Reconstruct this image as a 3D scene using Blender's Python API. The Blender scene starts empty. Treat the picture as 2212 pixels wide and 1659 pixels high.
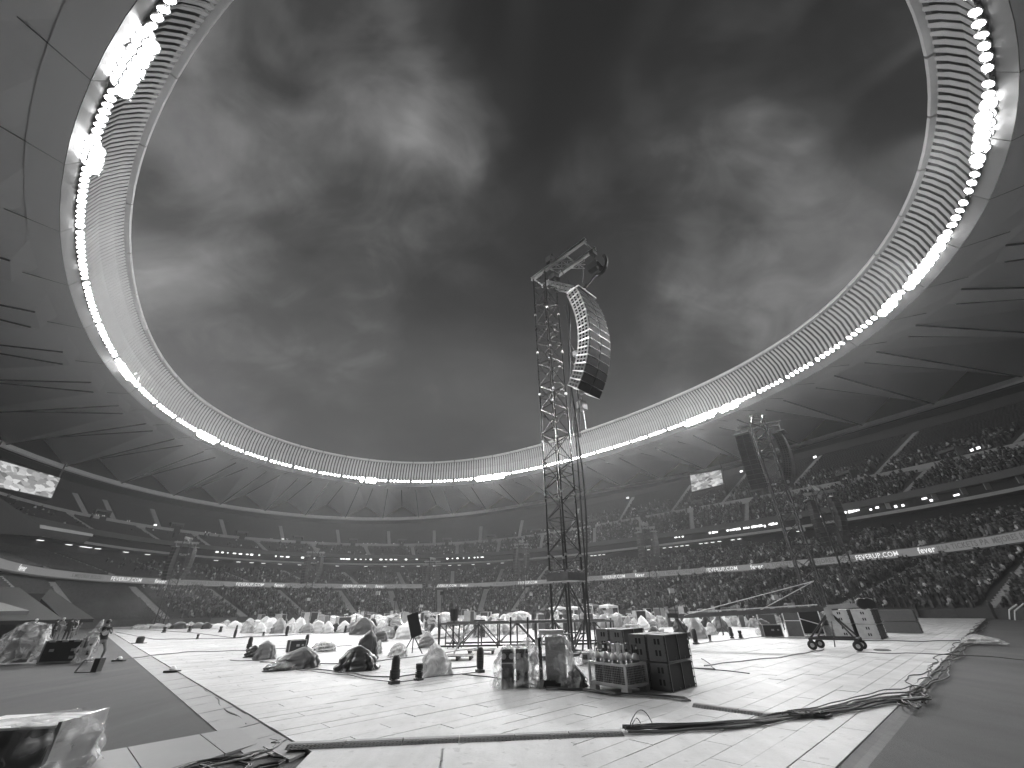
import bpy, bmesh, math, random
import numpy as np
from mathutils import Vector, Matrix, Quaternion
random.seed(7); rng = np.random.default_rng(7)
C = bpy.context.scene.collection
SC = bpy.context.scene
BEAM_W, CL_K, HAZE, LENS, ROOF_FILL_W = 31000, 1.8, 0.0007, 30, 75000
# ------------------------------------------------------------------ survey of the place (metres)
F_, HY, ROLL, H0 = 875.4161, 479.8158, math.radians(-1.08105), 1.9955
T_ = math.atan(HY / F_)
_f = Vector((0, math.cos(T_), math.sin(T_))); _u = Vector((0, -math.sin(T_), math.cos(T_))); _r = Vector((1, 0, 0))
_rt = _r * math.cos(ROLL) + _u * math.sin(ROLL); _up = -_r * math.sin(ROLL) + _u * math.cos(ROLL)
EYE = Vector((0, 0, H0))
def ray(x, y): return _f + _rt * ((x - 1106) / F_) + _up * ((829.5 - y) / F_)
def P(x, y, z=0.0):                       # where a surveyed sight line meets the height z
    d = ray(x, y); t = (z - H0) / d.z; return EYE + d * t
def PD(x, y, dist):                       # the point on a sight line at a ground distance
    d = ray(x, y); return EYE + d * (dist / math.hypot(d.x, d.y))
def msize(px, p):                         # metres seen under px at point p
    return px * (Vector(p) - EYE).dot(_f) / F_
AX = math.radians(43.2213)
R = Vector((math.cos(AX), math.sin(AX), 0)); L = Vector((-R.y, R.x, 0)); Z = Vector((0, 0, 1))
COR = Vector((0.8182, 4.0995, 0)); LL, RL = 102.25, 67.97
CEN = Vector((-9.97, 72.55, 0))
RINGS = dict(lip=(47.9507, 63.7176, -.1474, .0024, .0043, 1.3966), light=(41.6556, 65.8076, -.1341, .0012, .0028, 1.0981),
             beam=(40.6704, 115.5999, -.0755, .0155, .013, 4.5307), par=(24.6882, 95.5137, -.236, -.0026, .0055, -.2624),
             soff=(16.06, 81.319, -.1788, .0007, .0006, .0055), led=(7.9637, 64.1991, -.1459, -.034, .0083, .0716))
def rr(n, a): q = RINGS[n]; return q[1] * (1 + q[2] * math.cos(2 * a) + q[3] * math.cos(4 * a) + q[4] * math.cos(6 * a))
def rz(n, a): q = RINGS[n]; return q[0] + q[5] * math.cos(2 * a)
def front_r(a):
    c, s = math.cos(a), math.sin(a); ax = 35.0 if c > 0 else 45.0; ay = 51.5 if s > 0 else 63.5
    return (abs(c / ax) ** 5 + abs(s / ay) ** 5) ** (-1 / 5)
def pol(a, r, z): return CEN + R * (r * math.cos(a)) + L * (r * math.sin(a)) + Z * z
def ring(n, a, dr=0, dz=0): return pol(a, rr(n, a) + dr, rz(n, a) + dz)
rad = math.radians
def polar_of(p):
    d = Vector(p) - CEN; return math.atan2(d.dot(L), d.dot(R)), math.hypot(d.dot(L), d.dot(R))
def on_ring(x, y, n, dr=0.):              # sight line meets the vertical sheet over a ring
    d = ray(x, y); h = math.hypot(d.x, d.y); t0, best = 20.0, None; prev = None
    while t0 < 260:
        p = EYE + d * (t0 / h); a, r = polar_of(p); g = r - (rr(n, a) + dr)
        if prev is not None and prev < 0 <= g: return p
        prev = g; t0 += .25
    return p
# ------------------------------------------------------------------ camera
cam = bpy.data.cameras.new('camera'); co = bpy.data.objects.new('camera', cam); C.objects.link(co)
m = Matrix.Identity(4)
for i, v in enumerate((_rt, _up, -_f)):
    for j in range(3): m[j][i] = v[j]
m.translation = EYE; co.matrix_world = m
cam.sensor_width = 36; cam.lens = F_ / 2212 * 36; cam.clip_start = .05; cam.clip_end = 2000
SC.camera = co
SC.view_settings.view_transform = 'Standard'; SC.view_settings.look = 'None'
SC.view_settings.exposure = 0.0; SC.view_settings.gamma = 1; SC.view_settings.use_curve_mapping = False
cy = SC.cycles
cy.use_denoising = True; cy.max_bounces = 5; cy.diffuse_bounces = 2; cy.glossy_bounces = 2; cy.transmission_bounces = 3
cy.transparent_max_bounces = 24; cy.volume_bounces = 0; cy.use_light_tree = True
try: cy.sample_clamp_indirect = 4.0; cy.caustics_reflective = False; cy.caustics_refractive = False
except Exception: pass
# ------------------------------------------------------------------ sky: dusk under torn cloud (monochrome photograph)
SUN_EL, SUN_ROT = rad(4), rad(300)
W = bpy.data.worlds.new('World'); SC.world = W; W.use_nodes = True
nt = W.node_tree; N = nt.nodes; K = nt.links; N.clear()
def nd(t, **kw):
    n = N.new(t)
    for k, v in kw.items(): setattr(n, k, v)
    return n
def mth(op, a, b=None, c=None):
    n = nd('ShaderNodeMath', operation=op)
    for i, v in enumerate((a, b, c)):
        if v is None: continue
        if isinstance(v, (int, float)): n.inputs[i].default_value = v
        else: K.new(v, n.inputs[i])
    return n.outputs[0]
tc = nd('ShaderNodeTexCoord'); nrm = nd('ShaderNodeVectorMath', operation='NORMALIZE'); K.new(tc.outputs['Generated'], nrm.inputs[0])
D0 = nrm.outputs[0]
sx = nd('ShaderNodeSeparateXYZ'); K.new(D0, sx.inputs[0])
zc = mth('ADD', mth('MAXIMUM', sx.outputs[2], .02), .55)
px_ = mth('DIVIDE', sx.outputs[0], zc); py_ = mth('DIVIDE', sx.outputs[1], zc)
cx = nd('ShaderNodeCombineXYZ'); K.new(px_, cx.inputs[0]); K.new(py_, cx.inputs[1])
rot = nd('ShaderNodeMapping'); rot.inputs['Rotation'].default_value = (0, 0, rad(35)); rot.inputs['Scale'].default_value = (1.0, 1.25, 1)
K.new(cx.outputs[0], rot.inputs[0])
def noise(vec, sc, det, rough, dist=0., off=0.):
    mp = nd('ShaderNodeMapping'); mp.inputs['Location'].default_value = (off, off * .7, off * 1.3); K.new(vec, mp.inputs[0])
    n = nd('ShaderNodeTexNoise'); K.new(mp.outputs[0], n.inputs['Vector']); n.inputs['Scale'].default_value = sc
    n.inputs['Detail'].default_value = det; n.inputs['Roughness'].default_value = rough; n.inputs['Distortion'].default_value = dist
    return n
n1 = noise(rot.outputs[0], 2.9, 6.0, .5, .55, 3.1)
n2 = noise(rot.outputs[0], 7.5, 5.0, .55, .9, 9.4)
warp = noise(D0, 2.3, 3, .5, 0, 1.7)
wv = nd('ShaderNodeVectorMath', operation='SUBTRACT'); K.new(warp.outputs['Color'], wv.inputs[0]); wv.inputs[1].default_value = (.5, .5, .5)
ws = nd('ShaderNodeVectorMath', operation='SCALE'); K.new(wv.outputs[0], ws.inputs[0]); ws.inputs['Scale'].default_value = .55
wd = nd('ShaderNodeVectorMath', operation='ADD'); K.new(D0, wd.inputs[0]); K.new(ws.outputs[0], wd.inputs[1])
wn = nd('ShaderNodeVectorMath', operation='NORMALIZE'); K.new(wd.outputs[0], wn.inputs[0])
# broad masses of the cloud deck: (survey x, y, angular radius deg, amount)
MASS = [(540, 330, 24, .20), (650, 130, 14, .08), (420, 560, 10, -.10), (760, 450, 9, -.10), (1080, 130, 12, -.16), (1200, 330, 15, -.18), (1100, 700, 14, -.14),
        (760, 850, 18, -.16), (1040, 890, 14, -.22), (1420, 760, 9, -.10), (1420, 330, 8, .13), (1620, 120, 16, .04), (1650, 480, 11, .10), (1500, 520, 9, -.10), (1500, 700, 12, .08), (1780, 250, 12, -.12),
        (480, 760, 8, .04), (1020, 480, 8, .08), (600, 640, 7, .05), (900, 250, 7, .12), (380, 300, 12, .06)]
acc = None
for (x, y, r_, amt) in MASS:
    d = ray(x, y).normalized()
    dt = nd('ShaderNodeVectorMath', operation='DOT_PRODUCT'); K.new(wn.outputs[0], dt.inputs[0]); dt.inputs[1].default_value = d
    mr = nd('ShaderNodeMapRange', interpolation_type='SMOOTHERSTEP'); K.new(dt.outputs['Value'], mr.inputs[0])
    mr.inputs[1].default_value = math.cos(rad(r_ * 1.5)); mr.inputs[2].default_value = 1.0; mr.inputs[3].default_value = 0; mr.inputs[4].default_value = amt
    acc = mr.outputs[0] if acc is None else mth('ADD', acc, mr.outputs[0])
a1 = mth('MULTIPLY_ADD', n1.outputs['Fac'], 1.3, -.65)
a2 = mth('MULTIPLY_ADD', n2.outputs['Fac'], .5, -.25)
tone = mth('ADD', mth('ADD', a1, a2), acc)
t2 = mth('ADD', tone, .375)
cr = nd('ShaderNodeValToRGB'); K.new(t2, cr.inputs[0])
el = cr.color_ramp.elements; el[0].position = .0; el[0].color = (.014, .014, .014, 1); el[1].position = 1.0; el[1].color = (.33, .33, .33, 1)
for pos, v in ((.22, .022), (.42, .046), (.6, .10), (.78, .175)):
    e = el.new(pos); e.color = (v, v, v, 1)
sky = nd('ShaderNodeTexSky', sky_type='NISHITA'); sky.sun_disc = False; sky.sun_elevation = SUN_EL; sky.sun_rotation = SUN_ROT
bw = nd('ShaderNodeRGBToBW'); K.new(sky.outputs[0], bw.inputs[0])
skyv = mth('MULTIPLY', bw.outputs[0], .012)
hor = nd('ShaderNodeMapRange', interpolation_type='SMOOTHSTEP'); K.new(sx.outputs[2], hor.inputs[0])
hor.inputs[1].default_value = .1; hor.inputs[2].default_value = .5; hor.inputs[3].default_value = .62; hor.inputs[4].default_value = 1.0
tot = mth('ADD', mth('MULTIPLY', cr.outputs[0], hor.outputs[0]), skyv)
bg = nd('ShaderNodeBackground'); K.new(tot, bg.inputs['Color']); bg.inputs['Strength'].default_value = 1.0
wo = nd('ShaderNodeOutputWorld'); K.new(bg.outputs[0], wo.inputs['Surface'])
sl = bpy.data.lights.new('sun', 'SUN'); sl.energy = .02; sl.angle = rad(25); sl.color = (1, 1, 1)
so = bpy.data.objects.new('sun', sl); C.objects.link(so)
so.rotation_euler = (rad(90) - SUN_EL - rad(30), 0, -SUN_ROT)
# ------------------------------------------------------------------ helpers
def mat(name, g, rough=.6, metal=0., var=.0, scale=3., bump=0., bscale=20., spec=.5, emis=0., alpha=None, isl=0., coat=0., attr=None, speck=0., streak=None):
    m_ = bpy.data.materials.new(name); m_.use_nodes = True; t = m_.node_tree; ns = t.nodes; lk = t.links
    b = ns['Principled BSDF']; b.inputs['Base Color'].default_value = (g, g, g, 1); b.inputs['Roughness'].default_value = rough
    b.inputs['Metallic'].default_value = metal; b.inputs['Specular IOR Level'].default_value = spec; b.inputs['Coat Weight'].default_value = coat
    tcn = ns.new('ShaderNodeTexCoord'); val = None
    def M(op, a, c):
        n = ns.new('ShaderNodeMath'); n.operation = op
        for i, v in enumerate((a, c)):
            if isinstance(v, (int, float)): n.inputs[i].default_value = v
            else: lk.new(v, n.inputs[i])
        return n.outputs[0]
    if attr:
        at = ns.new('ShaderNodeAttribute'); at.attribute_name = attr; val = at.outputs['Fac']
    if var:
        n = ns.new('ShaderNodeTexNoise'); lk.new(tcn.outputs['Object'], n.inputs['Vector']); n.inputs['Scale'].default_value = scale
        n.inputs['Detail'].default_value = 6; n.inputs['Roughness'].default_value = .62
        v = M('MULTIPLY', M('ADD', M('MULTIPLY', M('SUBTRACT', n.outputs['Fac'], .5), 2 * var * 1.6), 1.0), g if val is None else val)
        val = v
        r2 = M('ADD', M('MULTIPLY', n.outputs['Fac'], .3), rough - .15); lk.new(r2, b.inputs['Roughness'])
    if streak:
        mp = ns.new('ShaderNodeMapping'); mp.inputs['Rotation'].default_value = (0, 0, streak[2]); mp.inputs['Scale'].default_value = (streak[0], streak[0] * .12, streak[0]); lk.new(tcn.outputs['Object'], mp.inputs[0])
        n = ns.new('ShaderNodeTexNoise'); lk.new(mp.outputs[0], n.inputs['Vector']); n.inputs['Scale'].default_value = 1; n.inputs['Detail'].default_value = 7; n.inputs['Roughness'].default_value = .7
        val = M('MULTIPLY', M('ADD', M('MULTIPLY', M('SUBTRACT', n.outputs['Fac'], .5), 2 * streak[1]), 1.0), g if val is None else val)
    if isl:
        gi = ns.new('ShaderNodeNewGeometry'); v = M('ADD', M('MULTIPLY', M('SUBTRACT', gi.outputs['Random Per Island'], .5), 2 * isl), 1.0)
        val = M('MULTIPLY', v, g if val is None else val)
    if speck:
        vo = ns.new('ShaderNodeTexNoise'); lk.new(tcn.outputs['Object'], vo.inputs['Vector']); vo.inputs['Scale'].default_value = scale * 7; vo.inputs['Detail'].default_value = 3
        s_ = M('GREATER_THAN', vo.outputs['Fac'], .66); val = M('MULTIPLY', M('SUBTRACT', 1.0, M('MULTIPLY', s_, speck)), g if val is None else val)
    if val is not None:
        cb = ns.new('ShaderNodeCombineColor')
        for i in range(3): lk.new(val, cb.inputs[i])
        lk.new(cb.outputs[0], b.inputs['Base Color'])
    if bump:
        n = ns.new('ShaderNodeTexNoise'); lk.new(tcn.outputs['Object'], n.inputs['Vector']); n.inputs['Scale'].default_value = bscale; n.inputs['Detail'].default_value = 4
        bp = ns.new('ShaderNodeBump'); bp.inputs['Strength'].default_value = bump; bp.inputs['Distance'].default_value = .05; lk.new(n.outputs['Fac'], bp.inputs['Height']); lk.new(bp.outputs[0], b.inputs['Normal'])
    if emis:
        b.inputs['Emission Color'].default_value = (1, 1, 1, 1); b.inputs['Emission Strength'].default_value = emis
    if alpha is not None: b.inputs['Alpha'].default_value = alpha
    return m_
def plastic(name, alo, ahi, g=.75, rough=.18, sc=5.):     # crumpled clear film
    m_ = mat(name, g, rough, spec=.8, bump=0); t = m_.node_tree; ns = t.nodes; lk = t.links; b = ns['Principled BSDF']
    tcn = ns.new('ShaderNodeTexCoord')
    n = ns.new('ShaderNodeTexNoise'); n.noise_type = 'RIDGED_MULTIFRACTAL'; n.normalize = False; lk.new(tcn.outputs['Object'], n.inputs['Vector']); n.inputs['Scale'].default_value = sc; n.inputs['Detail'].default_value = 3.5; n.inputs['Distortion'].default_value = .7
    n.inputs['Offset'].default_value = 1.0; n.inputs['Gain'].default_value = 1.4
    v = ns.new('ShaderNodeTexVoronoi'); v.feature = 'DISTANCE_TO_EDGE'; sc_ = ns.new('ShaderNodeVectorMath'); sc_.operation = 'MULTIPLY_ADD'; lk.new(n.outputs['Color'], sc_.inputs[0]); sc_.inputs[1].default_value = (.35, .35, .35); lk.new(tcn.outputs['Object'], sc_.inputs[2]); lk.new(sc_.outputs[0], v.inputs['Vector']); v.inputs['Scale'].default_value = sc * 2.6
    bp = ns.new('ShaderNodeBump'); bp.inputs['Strength'].default_value = .9; bp.inputs['Distance'].default_value = .06; lk.new(n.outputs['Fac'], bp.inputs['Height']); lk.new(bp.outputs[0], b.inputs['Normal'])
    mr = ns.new('ShaderNodeMapRange'); lk.new(n.outputs['Fac'], mr.inputs[0]); mr.inputs[1].default_value = .7; mr.inputs[2].default_value = 2.0; mr.inputs[3].default_value = alo; mr.inputs[4].default_value = ahi
    lk.new(mr.outputs[0], b.inputs['Alpha'])
    return m_
class MB:
    def __init__(s): s.v = []; s.f = []; s.mi = []; s.cur = 0
    def q(s, *pts):
        n = len(s.v); s.v += [tuple(p) for p in pts]; s.f.append(tuple(range(n, n + len(pts)))); s.mi.append(s.cur)
    def hexa(s, p):                       # p: 4 bottom, 4 top
        n = len(s.v); s.v += [tuple(x) for x in p]
        for f in ((0, 3, 2, 1), (4, 5, 6, 7), (0, 1, 5, 4), (1, 2, 6, 5), (2, 3, 7, 6), (3, 0, 4, 7)):
            s.f.append(tuple(n + k for k in f)); s.mi.append(s.cur)
    def box(s, c, sz, u=None, v=None, w=None):
        c = Vector(c); u = (u or Vector((1, 0, 0))) * (sz[0] / 2); v = (v or Vector((0, 1, 0))) * (sz[1] / 2); w = (w or Z) * (sz[2] / 2)
        s.hexa([c - u - v - w, c + u - v - w, c + u + v - w, c - u + v - w, c - u - v + w, c + u - v + w, c + u + v + w, c - u + v + w])
    def tube(s, a, b, r, n=6, r2=None):
        a, b = Vector(a), Vector(b); d = b - a
        if d.length < 1e-6: return
        d.normalize(); r2 = r if r2 is None else r2
        x = d.orthogonal().normalized(); y = d.cross(x); o = len(s.v)
        for p, q_ in ((a, r), (b, r2)):
            for k in range(n):
                t = 2 * math.pi * k / n; s.v.append(tuple(p + x * (math.cos(t) * q_) + y * (math.sin(t) * q_)))
        for k in range(n):
            s.f.append((o + k, o + (k + 1) % n, o + n + (k + 1) % n, o + n + k)); s.mi.append(s.cur)
        s.f.append(tuple(o + k for k in reversed(range(n)))); s.f.append(tuple(o + n + k for k in range(n))); s.mi += [s.cur] * 2
    def path(s, pts, r, n=6):
        pts = [Vector(p) for p in pts]; o = len(s.v); ref = None
        for i, p in enumerate(pts):
            d = (pts[min(i + 1, len(pts) - 1)] - pts[max(i - 1, 0)]).normalized()
            if ref is None: ref = d.orthogonal().normalized()
            x = (ref - d * ref.dot(d)).normalized(); ref = x; y = d.cross(x)
            for k in range(n):
                t = 2 * math.pi * k / n; s.v.append(tuple(p + x * (math.cos(t) * r) + y * (math.sin(t) * r)))
        for i in range(len(pts) - 1):
            for k in range(n):
                s.f.append((o + i * n + k, o + i * n + (k + 1) % n, o + (i + 1) * n + (k + 1) % n, o + (i + 1) * n + k)); s.mi.append(s.cur)
        s.f.append(tuple(o + k for k in reversed(range(n)))); s.f.append(tuple(o + (len(pts) - 1) * n + k for k in range(n))); s.mi += [s.cur] * 2
    def lathe(s, base, prof, n=12, ax=Z):
        base = Vector(base); x = ax.orthogonal().normalized(); y = ax.cross(x); o = len(s.v)
        for (r, z) in prof:
            for k in range(n):
                t = 2 * math.pi * k / n; s.v.append(tuple(base + ax * z + x * (math.cos(t) * r) + y * (math.sin(t) * r)))
        for i in range(len(prof) - 1):
            for k in range(n):
                s.f.append((o + i * n + k, o + i * n + (k + 1) % n, o + (i + 1) * n + (k + 1) % n, o + (i + 1) * n + k)); s.mi.append(s.cur)
        s.f.append(tuple(o + k for k in reversed(range(n)))); s.f.append(tuple(o + (len(prof) - 1) * n + k for k in range(n))); s.mi += [s.cur] * 2
    def mesh(s, name, mats, smooth=False):
        me = bpy.data.meshes.new(name); me.from_pydata(s.v, [], s.f)
        for m_ in (mats if isinstance(mats, (list, tuple)) else [mats]): me.materials.append(m_)
        if max(s.mi, default=0) > 0: me.polygons.foreach_set('material_index', s.mi)
        if smooth: me.polygons.foreach_set('use_smooth', [True] * len(me.polygons))
        me.update(); return me
    def obj(s, name, mats, parent=None, smooth=False, **kw):
        return link(name, s.mesh(name, mats, smooth), parent, **kw)
def link(name, me, parent=None, loc=None, rotz=None, label=None, cat=None, group=None, kind=None):
    o = bpy.data.objects.new(name, me); C.objects.link(o)
    if parent is not None:
        o.parent = parent; o.matrix_parent_inverse = parent.matrix_basis.inverted() if loc is None else Matrix.Identity(4)
    if loc is not None: o.location = loc
    if rotz is not None: o.rotation_euler = (0, 0, rotz)
    if label: o['label'] = label
    if cat: o['category'] = cat
    if group: o['group'] = group
    if kind: o['kind'] = kind
    return o
def thing(name, loc, label, cat, group=None, rotz=0):
    o = link(name, None, None, loc, rotz, label, cat, group); return o
def local(o):                              # parts built in the thing's own coordinates
    return dict(parent=o, loc=(0, 0, 0))
def copy_tree(o, loc, rotz=0, label=None, scale=None):
    c = o.copy(); C.objects.link(c); c.location = loc; c.rotation_euler = (0, 0, rotz)
    if scale is not None: c.scale = scale
    if label: c['label'] = label
    for ch in o.children:
        d = ch.copy(); C.objects.link(d); d.parent = c
        for g in ch.children:
            e = g.copy(); C.objects.link(e); e.parent = d
    return c
# ------------------------------------------------------------------ materials
M_floor = mat('floor_board', .46, .56, var=.28, scale=.8, isl=.10, bump=.12, bscale=9, spec=.5, speck=.22, streak=(1.6, .34, .75))
M_edge = mat('board_edge', .30, .7)
M_turf = mat('pitch_cover', .085, .75, var=.35, scale=.16, bump=.5, bscale=60, spec=.25, streak=(1.1, .45, -.25))
M_walk = mat('walk_board', .23, .55, var=.2, scale=.9, bump=.1, bscale=12, spec=.35)
M_ramp = mat('ramp_rubber', .26, .6, var=.2, scale=1.5, isl=.2)
M_black = mat('black_rubber', .016, .55, var=.2, scale=6)
M_cable = mat('cable_rubber', .022, .5)
M_cable2 = mat('cable_grey', .16, .5)
M_conc = mat('stand_concrete', .06, .8, var=.2, scale=.4)
M_stair = mat('stair_concrete', .34, .8, var=.25, scale=1.2)
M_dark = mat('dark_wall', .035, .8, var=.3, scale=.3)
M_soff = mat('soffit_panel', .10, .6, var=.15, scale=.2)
M_par = mat('parapet', .40, .6, var=.15, scale=.5)
M_seat = mat('seat_shell', .016, .5, isl=.5)
M_mem = mat('roof_membrane', .92, .6, var=.06, scale=.08, spec=.25)
M_mem2 = mat('gable_dark', .05, .8, var=.1, scale=.1, spec=.2)  # dark sheet drawn across the gable openings
M_band = mat('ring_panel', .16, .35, var=.06, scale=.15, spec=.4)
M_slat = mat('louver_slat', .48, .45, var=.08, scale=.6, isl=.05)
M_slatb = mat('louver_backing', .05, .7)
M_rim = mat('rim_tube', .60, .4, var=.1, scale=.8)
M_joint = mat('joint_gap', .03, .8)
M_seam = mat('seam_rib', .09, .7)
M_house = mat('lamp_housing', .6, .5)
M_lens = mat('lamp_lens', .8, .2, emis=LENS)
M_lensb = mat('lamp_lens_bright', .8, .2, emis=LENS * 1.3)
M_fix = mat('fixture_glow', .8, .3, emis=2.2)
M_ribbon = mat('ribbon_led', .02, .5, emis=.17)
M_txtw = mat('ribbon_text_white', .1, .5, emis=.85)
M_txtd = mat('ribbon_text_grey', .02, .6, emis=.07)
M_alu = mat('aluminium', .40, .32, metal=.85, var=.15, scale=5)
M_steel = mat('galvanised', .17, .36, metal=.8, var=.2, scale=4)
M_dsteel = mat('dark_steel', .045, .42, metal=.3, var=.3, scale=5)
M_sub = mat('painted_ply', .085, .5, var=.2, scale=7, bump=.1, bscale=80)
M_grille = mat('speaker_grille', .006, .7)
M_boxlt = mat('light_grey_cabinet', .36, .5, var=.2, scale=4)
M_hole = mat('hole_black', .003, .9)
M_tarpk = mat('black_tarp', .022, .38, var=.3, scale=3, bump=.3, bscale=9, spec=.6)
M_tarpd = mat('dark_grey_tarp', .10, .4, var=.3, scale=3, bump=.3, bscale=9)
M_tarpg = mat('grey_tarp', .30, .38, var=.25, scale=3, bump=.3, bscale=9)
M_tarpw = plastic('milky_film', .55, .97, .78, .22, 2.2)
M_film = plastic('clear_film', .07, .72, .85, .10, 1.6)
M_white = mat('white_canvas', .78, .6, var=.06, scale=2)
M_skin = mat('skin', .36, .5, var=.08, scale=9)
M_hair = mat('hair', .03, .6)
M_tee = mat('black_cotton', .018, .8, var=.2, scale=10)
M_jean = mat('grey_denim', .17, .8, var=.25, scale=12)
M_lt = mat('pale_cotton', .55, .8, var=.1, scale=9)
M_print = mat('shirt_print', .45, .7)
M_shoe = mat('shoe', .03, .5)
M_crowd = mat('crowd_cloth', .2, .8, attr='tone')
M_bottle = mat('cylinder_body', .06, .35, spec=.6)
M_bshold = mat('cylinder_shoulder', .5, .3, spec=.6)
# ------------------------------------------------------------------ ground and stage floor
g = MB(); n = 24
gp = [(-260, -120), (260, -120), (260, 330), (-260, 330)]
g.q(*[(x, y, -.075) for x, y in gp])
g.obj('ground', M_turf, kind='structure')
def FL(l, r, z=0.): return COR + L * l + R * r + Z * z
fl = link('floor', None, None, (0, 0, 0), kind='structure')
sub = MB(); sub.hexa([FL(0.02, .02, -.07), FL(0.02, RL - .02, -.07), FL(LL - .02, RL - .02, -.07), FL(LL - .02, .02, -.07)] +
                     [FL(0.02, .02, -.03), FL(0.02, RL - .02, -.03), FL(LL - .02, RL - .02, -.03), FL(LL - .02, .02, -.03)])
sub.obj('floor_underlay', M_edge, fl)
PW, PLN = .46, 2.4                           # boards run along R
def board(mb, l, r, w, ln, j):
    zz = j * .008; g_ = .006
    mb.hexa([FL(l + g_, r + g_, -.028), FL(l + g_, r + ln - g_, -.028), FL(l + w - g_, r + ln - g_, -.028), FL(l + w - g_, r + g_, -.028),
             FL(l + g_, r + g_, zz), FL(l + g_, r + ln - g_, zz), FL(l + w - g_, r + ln - g_, zz), FL(l + w - g_, r + g_, zz)])
cells = []
nl = int(LL / PW); nr = int(RL / PLN)
for i in range(nl):
    for j in range(-1, nr + 1):
        off = (i % 3) * PLN / 3; r0 = j * PLN + off; r1 = r0 + PLN; r0 = max(r0, 0); r1 = min(r1, RL)
        if r1 - r0 < .2: continue
        c = FL((i + .5) * PW, (r0 + r1) / 2); d = c.length
        ax_ = math.degrees(math.atan2(c.x, c.y)); pen = 0 if (abs(ax_) < 56 and c.y > 5) else 60
        cells.append((d + pen, i, r0, r1))
cells.sort()
far = MB()
for k, (d, i, r0, r1) in enumerate(cells):
    j = random.random()
    if k < 290:
        b = MB(); board(b, i * PW, r0, PW, r1 - r0, j); b.obj('board', M_floor, fl)
    else: board(far, i * PW, r0, PW, r1 - r0, j)
far.obj('far_boards', M_floor, fl, kind='stuff')
# floor lip on the right, coloured black for the shadow along its edge, ramp pieces on the left
lip_ = MB(); lip_.hexa([FL(-.22, 0, -.074), FL(-.22, RL, -.074), FL(0.0, RL, -.074), FL(0.0, 0, -.074), FL(-.10, 0, -.055), FL(-.10, RL, -.055), FL(0.0, RL, -.02), FL(0.0, 0, -.02)])
lip_.obj('kerb_shadow', M_black, kind='structure')
i = 6.6; k = 0
rp = thing('edge_ramp', FL(8, -.6, -.07), 'long low grey ramp strip in segments along the left edge of the white floor', 'ramp')
while i < 100:
    ln = 1.15 + (.35 if i > 30 else 0); b = MB(); w = .72
    z_ = .012 * random.random()
    b.hexa([FL(i, -w, -.074), FL(i, -.02, -.074), FL(i + ln - .03, -.02, -.074), FL(i + ln - .03, -w, -.074),
            FL(i, -w, -.06), FL(i, -.02, -.008 - z_), FL(i + ln - .03, -.02, -.008 - z_), FL(i + ln - .03, -w, -.06)])
    b.obj('ramp_segment', M_ramp, rp); i += ln; k += 1
# walkway boards coming in from the left
ws_ = [P(525.5, 1565, -.04), P(600, 1585.8, -.04), P(487, 1659, -.04), P(-260, 1850, -.04), P(-200, 1705, -.04), P(151.5, 1632.6, -.04)]
wk = thing('walkway', P(400, 1625, -.07), 'pale grey board walkway running in from the left to the corner of the floor', 'walkway')
A0, A1 = P(563, 1562, -.04), P(612, 1588, -.04); Bt0, Bt1 = P(-150, 1690, -.04), P(-250, 1860, -.04)
for k in range(4):
    a, b_ = k / 4 + .002, (k + 1) / 4 - .002
    t0, t1 = A0.lerp(Bt0, a), A0.lerp(Bt0, b_); u0, u1 = A1.lerp(Bt1, a), A1.lerp(Bt1, b_)
    q = MB(); lo = Z * .034; q.hexa([t0 - lo, t1 - lo, u1 - lo, u0 - lo, t0, t1, u1, u0]); q.obj('board', M_walk, wk)
q = MB(); a, b_, c, d = P(151, 1619.7, -.03), P(97, 1626, -.03), P(60, 1700, -.03), P(160, 1660, -.03)
lo = Z * .04; q.hexa([a - lo, b_ - lo, c - lo, d - lo, a, b_, c, d]); q.obj('board', M_floor, wk)
# front sheet lying over the floor
q = MB(); a, b_, c, d = P(672.7, 1624, .05), P(1229, 1597.8, .05), P(1420, 1860, .05), P(500, 1800, .05)
fp = thing('floor_plate', (a + b_) / 2, 'large white sheet laid over the floor at the front edge', 'floor plate')
for s0, s1 in ((0, .495), (.505, 1)):
    q = MB(); t = [a.lerp(b_, s0), a.lerp(b_, s1), d.lerp(c, s1), d.lerp(c, s0)]
    q.hexa([p - Z * .045 for p in t] + t); q.obj('plate_half', M_floor, fp)
q = MB(); a, b_, c = P(602, 1600, -.03), P(660, 1625, -.03), P(625, 1640, -.03)
d = P(568, 1612, -.03)
q.hexa([p - Z * .04 for p in (a, b_, c, d)] + [a, b_, c, d]); q.obj('loose_panel', M_walk, label='small loose grey panel tilted among cables at the floor corner', cat='panel')
# ------------------------------------------------------------------ grandstand
GA0, GA1 = -91, 168
gs = thing('grandstand', pol(rad(40), 60, 0), 'huge curved grandstand of dark seats and crowd around the pitch', 'grandstand')
def sweep(fn, a0=GA0, a1=GA1, step=1.5, closed=False):
    """fn(angle) -> list of points of the section; gives one swept sheet"""
    mb = MB(); A = np.arange(a0, a1 + 1e-6, step); pr = None
    for a in A:
        s = fn(rad(a))
        o = len(mb.v); mb.v += [tuple(p) for p in s]
        if pr is not None:
            for i in range(len(s) - 1): mb.f.append((pr + i, o + i, o + i + 1, pr + i + 1)); mb.mi.append(0)
        pr = o
    return mb
def steps(r0, z0, r1, z1, n):
    out = []
    for k in range(n):
        r = r0 + (r1 - r0) * k / n; z = z0 + (z1 - z0) * k / n; out += [(r, z), (r + (r1 - r0) / n, z), ]
    out.append((r1, z1)); return out
def low(a): return (front_r(a) + .9, .95, rr('led', a) + 1.2, 6.7)
def mid(a): return (rr('led', a) + .4, 8.3, rr('soff', a) + 3.5, 13.4)
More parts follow.
